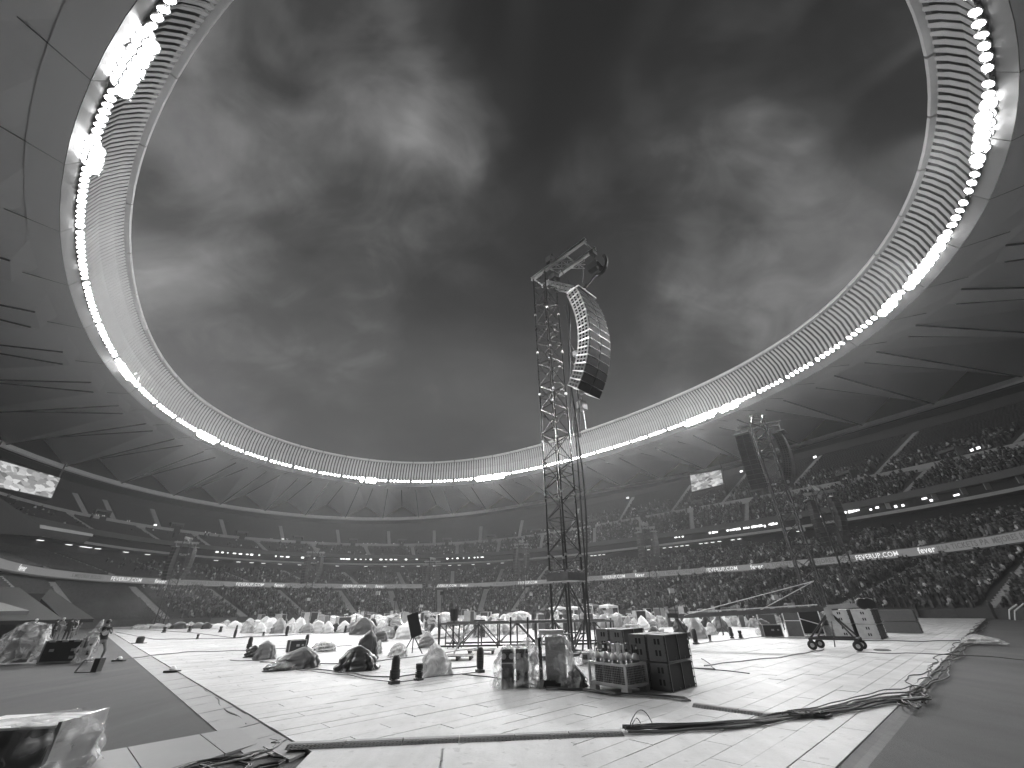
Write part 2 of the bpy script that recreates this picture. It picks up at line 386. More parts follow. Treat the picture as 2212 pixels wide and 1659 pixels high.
def upf(a): return (rr('soff', a) + 3.2, 18.6, rr('par', a) - 2.2, 23.6)
def upp(a):
    w = 16.5 - 6.0 * min(1, max(0, (math.sin(a) - .35) / .5)); return (rr('par', a) + .5, 24.9, rr('par', a) + .5 + w, 24.9 + w * .65)
TIERS = dict(lower=(low, 23), middle=(mid, 16), lower_balcony=(upf, 14), upper=(upp, 24))
for nm, (f_, n_) in TIERS.items():
    sweep(lambda a: [pol(a, r, z) for r, z in steps(*f_(a), n_)], step=2.5).obj(nm + '_tier', M_conc, gs)
# walls, slabs and parapets
def band(name, pts, m_, a0=GA0, a1=GA1, step=2.5, parent=None):
    return sweep(lambda a: [pol(a, r, z) for r, z in pts(a)], a0, a1, step).obj(name, m_, parent or gs)
band('front_wall', lambda a: [(front_r(a), -.08), (front_r(a), 1.0), (front_r(a) + .25, 1.0), (front_r(a) + .25, .9), (front_r(a) + .9, .9)], M_conc)
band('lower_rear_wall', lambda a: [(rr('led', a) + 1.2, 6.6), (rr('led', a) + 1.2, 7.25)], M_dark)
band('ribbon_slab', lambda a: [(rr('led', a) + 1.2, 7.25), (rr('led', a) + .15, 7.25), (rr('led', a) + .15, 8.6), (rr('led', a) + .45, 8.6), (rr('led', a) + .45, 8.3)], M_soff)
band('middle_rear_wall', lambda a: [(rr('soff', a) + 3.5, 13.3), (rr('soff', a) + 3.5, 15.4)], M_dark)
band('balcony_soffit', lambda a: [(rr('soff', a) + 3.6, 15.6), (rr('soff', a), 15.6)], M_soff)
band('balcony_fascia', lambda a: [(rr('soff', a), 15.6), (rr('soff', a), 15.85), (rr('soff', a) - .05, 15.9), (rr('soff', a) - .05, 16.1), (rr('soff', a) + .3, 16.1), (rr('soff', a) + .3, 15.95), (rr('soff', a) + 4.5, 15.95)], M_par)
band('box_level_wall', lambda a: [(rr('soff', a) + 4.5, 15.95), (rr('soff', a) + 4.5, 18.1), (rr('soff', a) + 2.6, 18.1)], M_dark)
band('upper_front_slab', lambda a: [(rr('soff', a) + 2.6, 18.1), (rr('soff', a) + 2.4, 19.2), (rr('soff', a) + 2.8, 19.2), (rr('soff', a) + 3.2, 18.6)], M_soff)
band('upper_parapet', lambda a: [(rr('par', a) - 2.2, 23.5), (rr('par', a), 23.6), (rr('par', a) - .02, 24.2), (rr('par', a) - .12, 24.25), (rr('par', a) - .12, 25.25), (rr('par', a) + .3, 25.25), (rr('par', a) + .3, 24.9), (rr('par', a) + .6, 24.9)], M_par)
def back(a):
    r0, z0, r1, z1 = upp(a); zb = rz('beam', a)
    rb = max(rr('beam', a) + 3, r1 + 6)
    return [(r1, z1), (r1 + .1, z1 + 2.2), (r1 + .4, z1 + 2.2), (r1 + .4, z1 + .8), (rb + 4, z1 + 1.0), (rb + 4, zb + 8)]
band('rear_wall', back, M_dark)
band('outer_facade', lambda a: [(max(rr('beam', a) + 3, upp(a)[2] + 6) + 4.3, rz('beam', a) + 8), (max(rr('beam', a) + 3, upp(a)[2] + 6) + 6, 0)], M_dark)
# hanging services and cables under the rear roof edge
for (x0, y0, x1, y1, zz) in ((1270, 1168, 1290, 1180, 0),): pass
# seat shells (nobody could count them at this distance)
def seats_tier(f_, n_, skip):
    mb = MB()
    for k in range(n_):
        a = GA0 + random.random()
        while a < GA1:
            ar = rad(a); r0, z0, r1, z1 = f_(ar); dr = (r1 - r0) / n_; r = r0 + dr * (k + .55); z = z0 + (z1 - z0) * k / n_
            w = math.degrees(.5 / r)
            if not skip(a):
                p0, p1 = pol(ar, r, z), pol(ar + rad(w * .82), r, z); o = (p0 - CEN); o.z = 0; o.normalize()
                mb.q(p0 + Z * .42, p1 + Z * .42, p1 + Z * .42 - o * .38, p0 + Z * .42 - o * .38); mb.q(p0 + Z * .40, p1 + Z * .40, p1 + o * .08 + Z * .85, p0 + o * .08 + Z * .85)
            a += w * (1 if 0 < a < 140 else 1) * 1.05
    return mb
AISLE = dict(upper=[117, 113.2, 106.9, 97.1, 87.8, 78, 68.5, 59.3, 49.1, 39.5, 25.5, 11.6, -1.9, -13, -24, -34.6, -46, -57, -68],
             lower_balcony=[120, 110, 102, 92.4, 82.9, 73.2, 63.9, 54.2, 44.3, 33, 18, 5, -7.5, -18.5, -29.5, -40.3, -51, -62],
             middle=[152, 137.3, 124.8, 113, 101, 89, 78, 67, 55, 43, 31, 19, 7, -4.8, -17, -29, -41, -53, -65],
             lower=[148, 135.5, 121, 108, 95, 82, 70, 58, 46, 34, 22, 10, -2, -14, -26, -38, -51.2, -63])
for nm, (f_, n_) in TIERS.items():
    sk = AISLE[nm]; hw = {'lower': 1.0, 'middle': .75, 'lower_balcony': .6, 'upper': .62}[nm]
    seats_tier(f_, n_, lambda a: any(abs(a - s) < hw for s in sk)).obj('seat_rows', M_seat, gs, kind='stuff')
    for s in sk:
        mb = MB(); a = rad(s); r0, z0, r1, z1 = f_(a); m_ = n_ * 2; w = .62 if nm != 'lower' else .85
        mb.q(*[pol(a, r0, z0 + .05) for _ in range(3)]) if False else None
        t = (L * math.cos(a) - R * math.sin(a)); o = (R * math.cos(a) + L * math.sin(a))
        for k in range(m_):
            r = r0 + (r1 - r0) * k / m_; z = z0 + (z1 - z0) * k / m_ + .06
            c = pol(a, r + (r1 - r0) / m_ / 2, z - .25 + .16); mb.box(c, (w * 2, (r1 - r0) / m_, .5), t, o, Z)
        mb.obj('stairway', M_stair, gs)
# vomitory boxes on the upper parapet
for s in (115, 104.5, 94.6, 85.3, 75.5, 66, 56.5, 46.6, 35, 19, 5, -8, -19.5, -31.5, -41.5, -52):
    a = rad(s); r = rr('par', a) + 2.0; t = (L * math.cos(a) - R * math.sin(a)); o = (R * math.cos(a) + L * math.sin(a)); c = pol(a, r, 0)
    mb = MB(); mb.box(c + Z * 26.9, (3.6, 3.2, .5), t, o); mb.box(c + t * 1.65 + Z * 25.7, (.25, 3.2, 2.0), t, o); mb.box(c - t * 1.65 + Z * 25.7, (.25, 3.2, 2.0), t, o)
    mb.obj('vomitory_hood', M_soff, gs); mb = MB(); mb.box(c + o * .9 + Z * 25.7, (3.0, .2, 1.9), t, o); mb.obj('vomitory_opening', M_hole, gs)
    mb = MB(); mb.box(c - o * 2.2 + Z * 24.75, (1.7, .35, 1.1), t, o); mb.obj('parapet_gap', M_dark, gs)
# players' tunnel walls in the left corner
def planar(pts, i, j, k):
    a, b, c = pts[i], pts[j], pts[k]; n = (b - a).cross(c - a).normalized(); return [EYE + (p - EYE) * ((a - EYE).dot(n) / (p - EYE).dot(n)) for p in pts]
def wedge(pts, th, m_, lab):
    mb = MB(); a = planar([Vector(p) for p in pts], 0, 1, 2); nrm_ = (a[1] - a[0]).cross(a[2] - a[0]).normalized() * th
    mb.f.append(tuple(range(len(a)))); mb.v += [tuple(p) for p in a]; mb.mi.append(0); n = len(a)
    mb.v += [tuple(p + nrm_) for p in a]; mb.f.append(tuple(range(2 * n - 1, n - 1, -1))); mb.mi.append(0)
    for i in range(n): mb.f.append((i, i + n, (i + 1) % n + n, (i + 1) % n)); mb.mi.append(0)
    return mb.obj('ramp_wall', m_, label=lab, cat='wall')
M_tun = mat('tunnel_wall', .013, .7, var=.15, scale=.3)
def PW_(x, y, d): return PD(x, y, d)
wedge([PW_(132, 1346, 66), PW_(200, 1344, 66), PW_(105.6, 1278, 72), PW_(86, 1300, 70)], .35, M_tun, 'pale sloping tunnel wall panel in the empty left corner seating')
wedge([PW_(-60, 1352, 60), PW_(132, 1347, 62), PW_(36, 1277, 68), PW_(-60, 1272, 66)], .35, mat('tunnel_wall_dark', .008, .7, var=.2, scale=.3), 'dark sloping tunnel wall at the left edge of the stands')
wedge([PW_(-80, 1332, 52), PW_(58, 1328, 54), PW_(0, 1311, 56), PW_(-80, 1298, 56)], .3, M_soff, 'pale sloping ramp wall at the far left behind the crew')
mb = MB(); a = PW_(38, 1277, 69.5); b_ = PW_(105, 1278, 73.5); mb.hexa([a - Z * 3, b_ - Z * 3, b_ + L * 2 - Z * 3, a + L * 2 - Z * 3, a - Z * .2, b_ - Z * .2, b_ + L * 2 - Z * .2, a + L * 2 - Z * .2])
mb.obj('tunnel_mouth', M_hole, label='black tunnel opening between the sloping walls at far left', cat='tunnel')
# big grey balcony end block on the left
bal = thing('balcony_block', PW_(90, 1180, 105), 'grey balcony block projecting from the left stand below the video screen', 'balcony')
def slab(corn, d, th, nm, m_, par):
    mb = MB(); a = planar([PD(x, y, dd) for (x, y), dd in zip(corn, d)], 0, 2, 4 if len(corn) > 4 else 3); bk = [p + (p - EYE).normalized() * th for p in a]
    mb.v += [tuple(p) for p in a + bk]; n = len(a); mb.f.append(tuple(range(n))); mb.f.append(tuple(range(2 * n - 1, n - 1, -1))); mb.mi += [0, 0]
    for i in range(n): mb.f.append((i, i + n, (i + 1) % n + n, (i + 1) % n)); mb.mi.append(0)
    return mb.obj(nm, m_, par)
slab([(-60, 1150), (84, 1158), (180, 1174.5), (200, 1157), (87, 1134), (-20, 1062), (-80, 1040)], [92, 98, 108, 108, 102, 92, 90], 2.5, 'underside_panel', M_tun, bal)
slab([(86, 1141), (200, 1159), (202, 1153.5), (86, 1133)], [97, 106, 106, 97], .4, 'edge_beam', M_par, bal)
# ------------------------------------------------------------------ roof
rf = thing('stadium_roof', CEN + Z * 45, 'pale folded membrane roof ring open to the sky above the stands', 'roof')
jt = [203, 191.7, 180.2, 169, 158.3, 148.2, 138.5]; a = 132.46
while a > -158: jt.append(a); a -= 5.87
jt = sorted(set([x for x in jt if x > -155] + [213.5, 221]))
vis = lambda a: -100 < a < 212
def seg(a0, a1, fn, sub=3):
    mb = MB(); pr = None
    for k in range(sub + 1):
        a = rad(a0 + (a1 - a0) * k / sub); s = fn(a); o = len(mb.v); mb.v += [tuple(p) for p in s]
        if pr is not None:
            n = len(s)
            for i in range(n): mb.f.append((pr + i, o + i, o + (i + 1) % n, pr + (i + 1) % n)); mb.mi.append(0)
        else: mb.f.append(tuple(range(len(s)))); mb.mi.append(0)
        pr = o
    mb.f.append(tuple(range(pr + len(s) - 1, pr - 1, -1))); mb.mi.append(0); return mb
def blend(a, t, dr, dz):            # t 0 at lamp ring, 1 at lip
    r = rr('light', a) * (1 - t) + rr('lip', a) * t + dr; z = rz('light', a) * (1 - t) + rz('lip', a) * t + dz; return pol(a, r, z)
for a0, a1 in zip(jt[:-1], jt[1:]):
    g_ = .12 / 64 * 57.3
    if not vis(a0): g_ = 0
    seg(a0 + g_, a1 - g_, lambda a: [ring('lip', a, -.1, -.25), ring('lip', a, .45, -.3), ring('lip', a, .5, .3), ring('lip', a, -.05, .32), ring('lip', a, -.22, .05)]).obj('rim_segment', M_rim, rf)
    seg(a0, a1, lambda a: [blend(a, 0, .62, .1), blend(a, .5, 1.2, 0), blend(a, .96, .7, 0), blend(a, .96, .9, 0), blend(a, .5, 1.5, 0), blend(a, 0, .9, .1)]).obj('louver_backing', M_slatb, rf)
    g2 = .05 / 66 * 57.3
    seg(a0 + g2, a1 - g2, lambda a: [ring('light', a, .66, .3), ring('light', a, .35, -.25), ring('light', a, 1.1, -1.65), ring('light', a, 1.2, -1.55), ring('light', a, .5, -.2), ring('light', a, .8, .3)]).obj('lamp_shelf_panel', M_band, rf)
    seg(a0 + g2, a1 - g2, lambda a: [ring('light', a, 1.15, -1.65), ring('light', a, 3.85, -1.5), ring('light', a, 3.85, -1.35), ring('light', a, 1.2, -1.5)]).obj('soffit_panel', M_mem, rf)
    if vis(a0):
        s = MB(); a = rad(a0); t = L * math.cos(a) - R * math.sin(a)
        for p, q_ in ((ring('light', a, .35, -.2), ring('light', a, 1.1, -1.6)), (ring('light', a, 1.1, -1.6), ring('light', a, 5.6, -1.42))):
            s.tube(p, q_, .045, 5)
        s.obj('panel_joint', M_seam, rf)
# louver slats
def slat_mesh(a):
    mb = MB(); t = (L * math.cos(a) - R * math.sin(a)); o = (R * math.cos(a) + L * math.sin(a)); w = .285; tl = -.01
    st = [(.03, .12), (.2, .42), (.5, .72), (.78, .52), (.93, .22)]
    pts = [(blend(a, k, d_, 0)) for k, d_ in st]; o_ = 0
    for i, p in enumerate(pts):
        ww = w * (1 if i < 4 else .8)
        mb.v += [tuple(p - t * ww - o * tl * .5), tuple(p + t * ww + o * tl), tuple(p + t * ww + o * (tl + .05)), tuple(p - t * ww + o * (.05 - tl * .5))]
    for i in range(len(pts) - 1):
        for k in range(4): mb.f.append((4 * i + k, 4 * i + (k + 1) % 4, 4 * i + 4 + (k + 1) % 4, 4 * i + 4 + k)); mb.mi.append(0)
    mb.f.append((0, 3, 2, 1)); n = 4 * (len(pts) - 1); mb.f.append((n, n + 1, n + 2, n + 3)); mb.mi += [0, 0]; return mb
sl_a = []
for a0, a1 in zip(jt[:-1], jt[1:]):
    n = max(6, round((a1 - a0) / 5.87 * 8))
    for k in range(n): sl_a.append(a0 + (a1 - a0) * (k + .5) / n)
sv = sorted(sl_a, key=lambda a: (ring('light', rad(a)) - EYE).length + (0 if vis(a) else 500))
rest = MB()
for k, a in enumerate(sv):
    s = slat_mesh(rad(a))
    if k < 298: s.obj('louver_slat', M_slat, rf)
    else:
        o = len(rest.v); rest.v += s.v; rest.f += [tuple(i + o for i in f) for f in s.f]; rest.mi += s.mi
rest.obj('far_louver_slats', M_slat, rf, kind='stuff')
# folded membrane
nodes = [(213, 4), (202, 3.5), (191, 3), (180, 2.5), (169, 2), (159, 1.5), (149.5, 1.2), (141, 1), (133.4, 1), (126.2, 1.4), (119.15, 1.8), (112.14, 2.3), (105.13, 2.3), (98.32, 2.4), (91.29, 2.5), (84.4, 2.5), (77.12, 2.6), (69.92, 2.9),
         (62.71, 3.1), (55.58, 3), (48.03, 2.9), (40.39, 2.6), (32.5, 1.4), (24.73, .2), (16.64, -1.3), (8.41, -3.5), (-.42, -5.6), (-7.74, -9), (-17.88, -9.6), (-27.38, -9.9), (-35.82, -10.6), (-43.51, -9.6), (-50.7, -8.2),
         (-57.9, -7.3), (-64.7, -6.5), (-71.5, -6), (-78, -5.5), (-85, -5), (-92, -4.5), (-99, -4)]
inner = lambda a: ring('light', a, 3.75, -1.38)
for (n0, o0), (n1, o1) in zip(nodes[:-1], nodes[1:]):
    N0, N1 = rad(n0), rad(n1); Mi = (N0 + N1) / 2; T0, T1 = rad(n0 + o0), rad(n1 + o1); Tm = (T0 + T1) / 2
    pN0, pN1 = ring('beam', N0, 0, 0), ring('beam', N1, 0, 0); A_ = ring('beam', Mi, 1.5, 5.3)
    i0, im, i1 = inner(T0), inner(Tm), inner(T1)
    k0, km, k1 = ring('light', T0, 6.3, -1.5), ring('light', Tm, 7.5, -1.1), ring('light', T1, 6.3, -1.5)
    q = MB(); q.q(i0, im, km, k0); q.q(k0, km, A_, pN0); q.obj('membrane_panel', M_mem, rf)
    q = MB(); q.q(im, i1, k1, km); q.q(km, k1, pN1, A_); q.obj('membrane_panel', M_mem, rf)
    q = MB(); q.q(pN0, A_, pN1); bo = (A_ - CEN); bo.z = 0; bo = bo.normalized() * 1.2
    q.q(A_ + bo * .1, A_ + bo * 7 + Z * 1.5, pN1 + bo * 7 + Z * 4, pN1 + bo * .1 + Z * .5); q.obj('gable_panel', M_mem2, rf)
    dn = Z * -.10
    q = MB(); q.tube(k0 + dn, pN0 + dn, .13, 5); q.obj('seam_rib', M_seam, rf)
    lo_ = km.lerp(A_, .98); q = MB(); q.tube(km.lerp(A_, .03) + dn, lo_ + dn, .13, 5); q.obj('seam_rib', M_seam, rf)
# roof edge tube and its under-gallery
seg_ = lambda a: [ring('beam', a, -.45, -.75), ring('beam', a, -.1, -1.0), ring('beam', a, .4, -.9), ring('beam', a, .4, .15), ring('beam', a, -.35, .25)]
for (n0, _), (n1, _) in zip(nodes[:-1], nodes[1:]):
    seg(n0, n1, seg_, 2).obj('edge_beam', M_rim, rf)
    seg(n0, n1, lambda a: [ring('beam', a, 1.6, -.9), ring('beam', a, 1.9, -.9), ring('beam', a, 1.9, -.75), ring('beam', a, 1.6, -.75)], 2).obj('gallery_rail', M_soff, rf)
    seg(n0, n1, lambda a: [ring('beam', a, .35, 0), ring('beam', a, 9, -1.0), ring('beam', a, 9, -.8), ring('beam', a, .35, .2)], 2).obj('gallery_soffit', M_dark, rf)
# ------------------------------------------------------------------ floodlights round the ring
hz = MB(); hz.lathe((0, 0, 0), [(.02, -.42), (.22, -.40), (.34, -.28), (.50, -.05), (.52, 0), (.47, .01)], 12); hz.box((0, 0, -.5), (.3, .22, .25)); hz.box((.55, 0, -.15), (.05, .12, .6)); hz.box((-.55, 0, -.15), (.05, .12, .6))
hme = hz.mesh('lamp_housing', M_house, True)
ls = MB(); ls.lathe((0, 0, 0), [(.42, .012), (.36, .05), (.01, .07)], 10)
lme = ls.mesh('lamp_lens', M_lens); lmb = ls.mesh('lamp_lens', M_lensb)
CLUST = [(275, 135, 3.4, 'huge cluster at the upper left'), (190, 340, 2.2, 'cluster on the left side'), (270, 800, 2.3, 'cluster at the lower left bend'), (440, 938, 2.5, 'cluster left of the far rim'), (790, 1034, 2.2, 'small cluster on the far rim'), (1060, 1024, 5.0, 'long cluster on the far rim left of the main tower'), (1500, 905, 4.5, 'long cluster right of the main tower'), (1570, 875, 2.5, 'cluster above the second tower'), (1940, 640, 1.8, 'small cluster on the right bend'), (2025, 540, 4.2, 'large cluster on the right side'), (2130, 250, 2.5, 'cluster at the upper right')]
cl = []; CN = []
for x, y, w, cn_ in CLUST:
    p = P(x, y, 41.6); a, _ = polar_of(p); cl.append((a, w / 66)); CN.append(cn_)
def near_cluster(a): return any(abs((a - c + math.pi) % (2 * math.pi) - math.pi) < w for c, w in cl)
fp_ = []
for a0, a1 in zip(jt[:-1], jt[1:]):
    if not (-107 < a0 < 204): continue
    n = max(5, round((a1 - a0) / 5.87 * 6))
    for k in range(n): fp_.append(a0 + (a1 - a0) * (k + .75) / (n + .5))
def flood(a, big, dr=-.08, dz=-.2, sc=1.0, n_=[0]):
    p = ring('light', a, dr, dz); cc = Vector((p.x, p.y, 0)).lerp(CEN, random.uniform(.35, .75)); aim = (cc + Vector((random.uniform(-9, 9), random.uniform(-9, 9), 0)) - p)
    if big: aim = (FL(random.uniform(5, 25), random.uniform(0, 30)) - p)
    q = aim.to_track_quat('Z', 'Y')
    cn_ = min(range(len(cl)), key=lambda i: abs((a - cl[i][0] + math.pi) % (2 * math.pi) - math.pi)); lab = 'bright round floodlight, doubled for glare, in the ' + CN[cn_] if big else 'round floodlight in the single row on the ' + (lambda q: 'upper right' if q < -55 else 'right side' if q < 5 else 'far right bend' if q < 45 else 'far rim' if q < 95 else 'lower left bend' if q < 140 else 'left side' if q < 180 else 'upper left')((math.degrees(a) + 100) % 360 - 100) + ' of the roof ring'
    t = link('floodlight', None, None, p, label=lab, cat='floodlight', group='floodlights of the ' + CN[cn_] if big else 'floodlights along the inner roof ring')
    t.rotation_mode = 'QUATERNION'; t.rotation_quaternion = q; t.scale = (sc,) * 3
    link('housing', hme, t, (0, 0, 0)); link('lens', lmb if big else lme, t, (0, 0, 0)); return t
FL_T = []
for k, s in enumerate(fp_):
    a = rad(s); big = near_cluster(a); FL_T.append((a, flood(a, big, sc=1.25 if big else random.uniform(.86, .96))))
    if big: FL_T.append((a, flood(a + .004, True, -.7, -1.0, 1.3)))  # second lamp row added in the clusters to imitate their glare
SPOTS = []
def spot(a, tgt, watts, ang, bl=.6, rad_=.5):
    d = bpy.data.lights.new('flood_or_fill_spot', 'SPOT'); d.energy = watts; d.spot_size = rad(ang); d.spot_blend = bl; d.shadow_soft_size = rad_
    o = bpy.data.objects.new('flood_or_fill_spot', d); C.objects.link(o); p = ring('light', a, -1.2, -.6); o.location = p
    o.rotation_mode = 'QUATERNION'; o.rotation_quaternion = (Vector(tgt) - p).to_track_quat('-Z', 'Y')
# ------------------------------------------------------------------ people
def skin_body(J, E_, rads, sub=1):
    """one continuous surface grown over a skeleton: joints, edges, radii"""
    me = bpy.data.meshes.new('tmp'); me.from_pydata([tuple(j) for j in J], E_, []); o = bpy.data.objects.new('tmp', me); C.objects.link(o)
    md = o.modifiers.new('s', 'SKIN'); sv_ = me.skin_vertices[0].data
    for i, r in enumerate(rads):
        r = r if isinstance(r, tuple) else (r, r); sv_[i].radius = r
    sv_[0].use_root = True
    if sub: s = o.modifiers.new('d', 'SUBSURF'); s.levels = sub; s.render_levels = sub
    dg = bpy.context.evaluated_depsgraph_get(); dg.update(); out = bpy.data.meshes.new_from_object(o.evaluated_get(dg)); bpy.data.objects.remove(o); bpy.data.meshes.remove(me)
    return out
def skeleton(pose):
    # x right, y forward, z up ; pose gives offsets
    hip = Vector((0, 0, pose.get('hip', .93))); lean = pose.get('lean', (0, 0)); ch = hip + Vector((lean[0], lean[1], .42)); nk = ch + Vector((lean[0] * .3, lean[1] * .45, .14)); hd = nk + Vector((0, .02 + lean[1] * .1, .12)); tp = hd + Vector((0, .01, .13))
    J = [hip, hip.lerp(ch, .5), ch, nk, hd, tp]; E_ = [(0, 1), (1, 2), (2, 3), (3, 4), (4, 5)]; Rr = [(.155, .12), (.145, .11), (.165, .115), .055, (.085, .10), (.06, .07)]
    def limb(root, pts, rs):
        k = root
        for p, r in zip(pts, rs): J.append(Vector(p)); Rr.append(r); E_.append((k, len(J) - 1)); k = len(J) - 1
    for s in (-1, 1):
        lg = pose['legs'][0 if s < 0 else 1]; limb(0, [hip + Vector((s * .1, 0, -.06)), lg[0], lg[1], lg[1] + Vector(lg[2])], [.095, .062, .045, .04])
        ar = pose['arms'][0 if s < 0 else 1]; limb(2, [ch + Vector((s * .18, 0, .04)), ch + Vector(ar[0]), ch + Vector(ar[1]), ch + Vector(ar[2])], [.062, .045, .034, .038])
    return J, E_, Rr, hip, ch, nk, hd
STAND = dict(legs=[(Vector((-.12, .02, .5)), Vector((-.13, -.02, .08)), (0, .17, -.04)), (Vector((.12, .02, .5)), Vector((.13, -.02, .08)), (0, .17, -.04))],
             arms=[((-.25, 0, -.22), (-.26, .08, -.44), (-.25, .12, -.54)), ((.25, 0, -.22), (.26, .08, -.44), (.25, .12, -.54))])
TALK = dict(STAND, arms=[((-.25, 0, -.22), (-.14, .22, -.2), (-.04, .27, -.14)), ((.25, 0, -.22), (.2, .22, -.3), (.1, .28, -.3))])
WIDE = dict(STAND, legs=[(Vector((-.2, .02, .5)), Vector((-.26, -.04, .08)), (0, .17, -.04)), (Vector((.17, .05, .5)), Vector((.22, .02, .08)), (0, .17, -.04))])
SIT = dict(hip=.48, legs=[(Vector((-.12, .42, .50)), Vector((-.13, .44, .08)), (0, .16, -.04)), (Vector((.12, .42, .50)), Vector((.13, .44, .08)), (0, .16, -.04))],
           arms=[((-.24, .05, -.2), (-.16, .26, -.26), (-.1, .34, -.24)), ((.24, .05, -.2), (.16, .26, -.26), (.1, .34, -.24))])
PHOTO = dict(hip=.86, lean=(.10, .20), legs=[(Vector((-.16, .22, .48)), Vector((-.2, -.02, .09)), (.03, .17, -.05)), (Vector((.14, .05, .46)), Vector((.2, -.22, .09)), (.03, .17, -.05))],
             arms=[((-.2, .22, -.16), (-.04, .42, -.02), (.0, .46, .03)), ((.24, .2, -.16), (.14, .42, -.02), (.1, .46, .03))])
def person(loc, face, pose, lab, top=None, bot=None, h=1.0, group=None, hair=M_hair, printed=False, camera=False, cap=False, bag=False):
    """face: heading in degrees, 0 = +Y, positive to the left"""
    J, E_, Rr, hip, ch, nk, hd = skeleton(pose); me = skin_body(J, E_, Rr, 2); top = top or M_tee; bot = bot or M_jean
    for m_ in (M_skin, top, bot, M_shoe): me.materials.append(m_)
    up = (nk - hip).normalized()
    for f in me.polygons:
        c = f.center; k = 0
        if c.z < .12: k = 3
        elif c.z < hip.z + .02 and (c - nk).length > .3: k = 2
        else:
            if (c - nk).dot(up) < .0: k = 1
            ad = min((c - (ch + Vector(pose['arms'][i][1]))).length for i in (0, 1)); a2 = min((c - (ch + Vector(pose['arms'][i][2]))).length for i in (0, 1)); a0 = min((c - (ch + Vector(pose['arms'][i][0]))).length for i in (0, 1))
            if min(ad, a2) < .16 or a0 < .07: k = 0
        f.material_index = k; f.use_smooth = True
    t = thing('person', loc, lab, 'person', group, rad(face)); t.scale = (h,) * 3
    link('body', me, t, (0, 0, 0))
    hb = MB(); hb.lathe(hd - Z * .02 + Vector((0, -.012, 0)), [(.088, .0), (.104, .05), (.102, .10), (.08, .145), (.03, .17)], 10); hb.obj('cap' if cap else 'hair', hair, smooth=True, **local(t))
    fc = MB(); fc.lathe(hd + Vector((0, .085, -.005)), [(.012, 0), (.017, .012), (.006, .05)], 6); fc.obj('nose', M_skin, smooth=True, **local(t))
    ey = MB()
    for s in (-1, 1): ey.box(hd + Vector((s * .034, .088, .035)), (.022, .012, .01)); ey.box(hd + Vector((s * .096, 0, .015)), (.016, .03, .05))
    ey.box(hd + Vector((0, .082, -.04)), (.04, .012, .008)); ey.obj('face_features', M_hair, **local(t))
    hn = MB()
    for i in (0, 1):
        p = ch + Vector(pose['arms'][i][2]); d = (Vector(pose['arms'][i][2]) - Vector(pose['arms'][i][1])).normalized(); sd = d.cross(Z).normalized()
        if sd.length < .1: sd = Vector((1, 0, 0))
        for k in range(4):
            b_ = p + d * .02 + sd * ((k - 1.5) * .019); ln = (.06, .072, .07, .055)[k]
            hn.tube(b_, b_ + d * ln * .6, .0095, 5); hn.tube(b_ + d * ln * .6, b_ + d * ln - Z * .02, .008, 5)
        hn.tube(p - sd * .03, p - sd * .055 + d * .04, .011, 5)
    hn.obj('fingers', M_skin, **local(t))
    if printed:
        q = MB(); c = ch.lerp(hip, .3) + Vector((.02, .125, .0)); q.lathe(c, [(.0, 0), (.10, 0), (.12, .008), (.05, .014)], 9, Vector((.0, 1, -.25)).normalized()); q.obj('shirt_print', M_print, **local(t))
    return t, ch, hd
# ------------------------------------------------------------------ crowd in the stands
def crowd_body(sit, tone, sd):
    r_ = random.Random(sd); w = r_.uniform(.9, 1.12); ln = r_.uniform(-.08, .16)
    b = .46 if sit else .9
    J = [Vector((0, 0, b)), Vector((0, ln * .5, b + .42)), Vector((0, ln, b + .58)), Vector((0, ln + .03, b + .80))]
    E_ = [(0, 1), (1, 2), (2, 3)]; Rr = [(.19 * w, .14), (.24 * w, .15), .09, (.125, .135)]
    if sit: J += [Vector((0, .42, b - .02)), Vector((0, .46, .06))]; E_ += [(0, 4), (4, 5)]; Rr += [(.19, .1), (.15, .08)]
    else: J += [Vector((0, 0, .06))]; E_ += [(0, 4)]; Rr += [(.15, .1)]
    if r_.random() < .4:
        k = len(J); sgn = r_.choice((-1, 1)); J += [Vector((sgn * .28, .1, b + .3)), Vector((sgn * .2, .3, b + .4 + r_.uniform(-.2, .35)))]; E_ += [(1, k), (k, k + 1)]; Rr += [.07, .06]
    me = skin_body(J, E_, Rr, 0); n = len(me.vertices); co_ = np.empty(n * 3); me.vertices.foreach_get('co', co_); co_ = co_.reshape(-1, 3)
    tn = np.full(n, tone); tn[co_[:, 2] > b + .64] = r_.choice((.20, .14, .03, .24)); tn[co_[:, 2] < b - .0] = r_.choice((.03, .05, .10))
    at = me.attributes.new('tone', 'FLOAT', 'POINT'); at.data.foreach_set('value', tn); me.materials.append(M_crowd); me['tn'] = 0
    return me
tones = [.02, .03, .05, .025, .07, .10, .03, .15, .02, .24, .4, .75, .05, .03, .65, .08]
BOD = [crowd_body(k % 3 != 0, tones[k % 16], k) for k in range(24)]
for b in BOD: b.name = 'spectator'
def pack(me):
    n = len(me.vertices); v = np.empty(n * 3); me.vertices.foreach_get('co', v); tl = []
    t = np.empty(n); me.attributes['tone'].data.foreach_get('value', t)
    fs = []
    for f in me.polygons:
        vv = list(f.vertices)
        if len(vv) == 4: fs += [vv]
        else: fs += [vv + [vv[-1]]] if len(vv) == 3 else []
    return v.reshape(-1, 3), t, fs, [list(f.vertices) for f in me.polygons]
PK = [pack(b) for b in BOD]
spots_ = []
from mathutils import noise as mnoise0
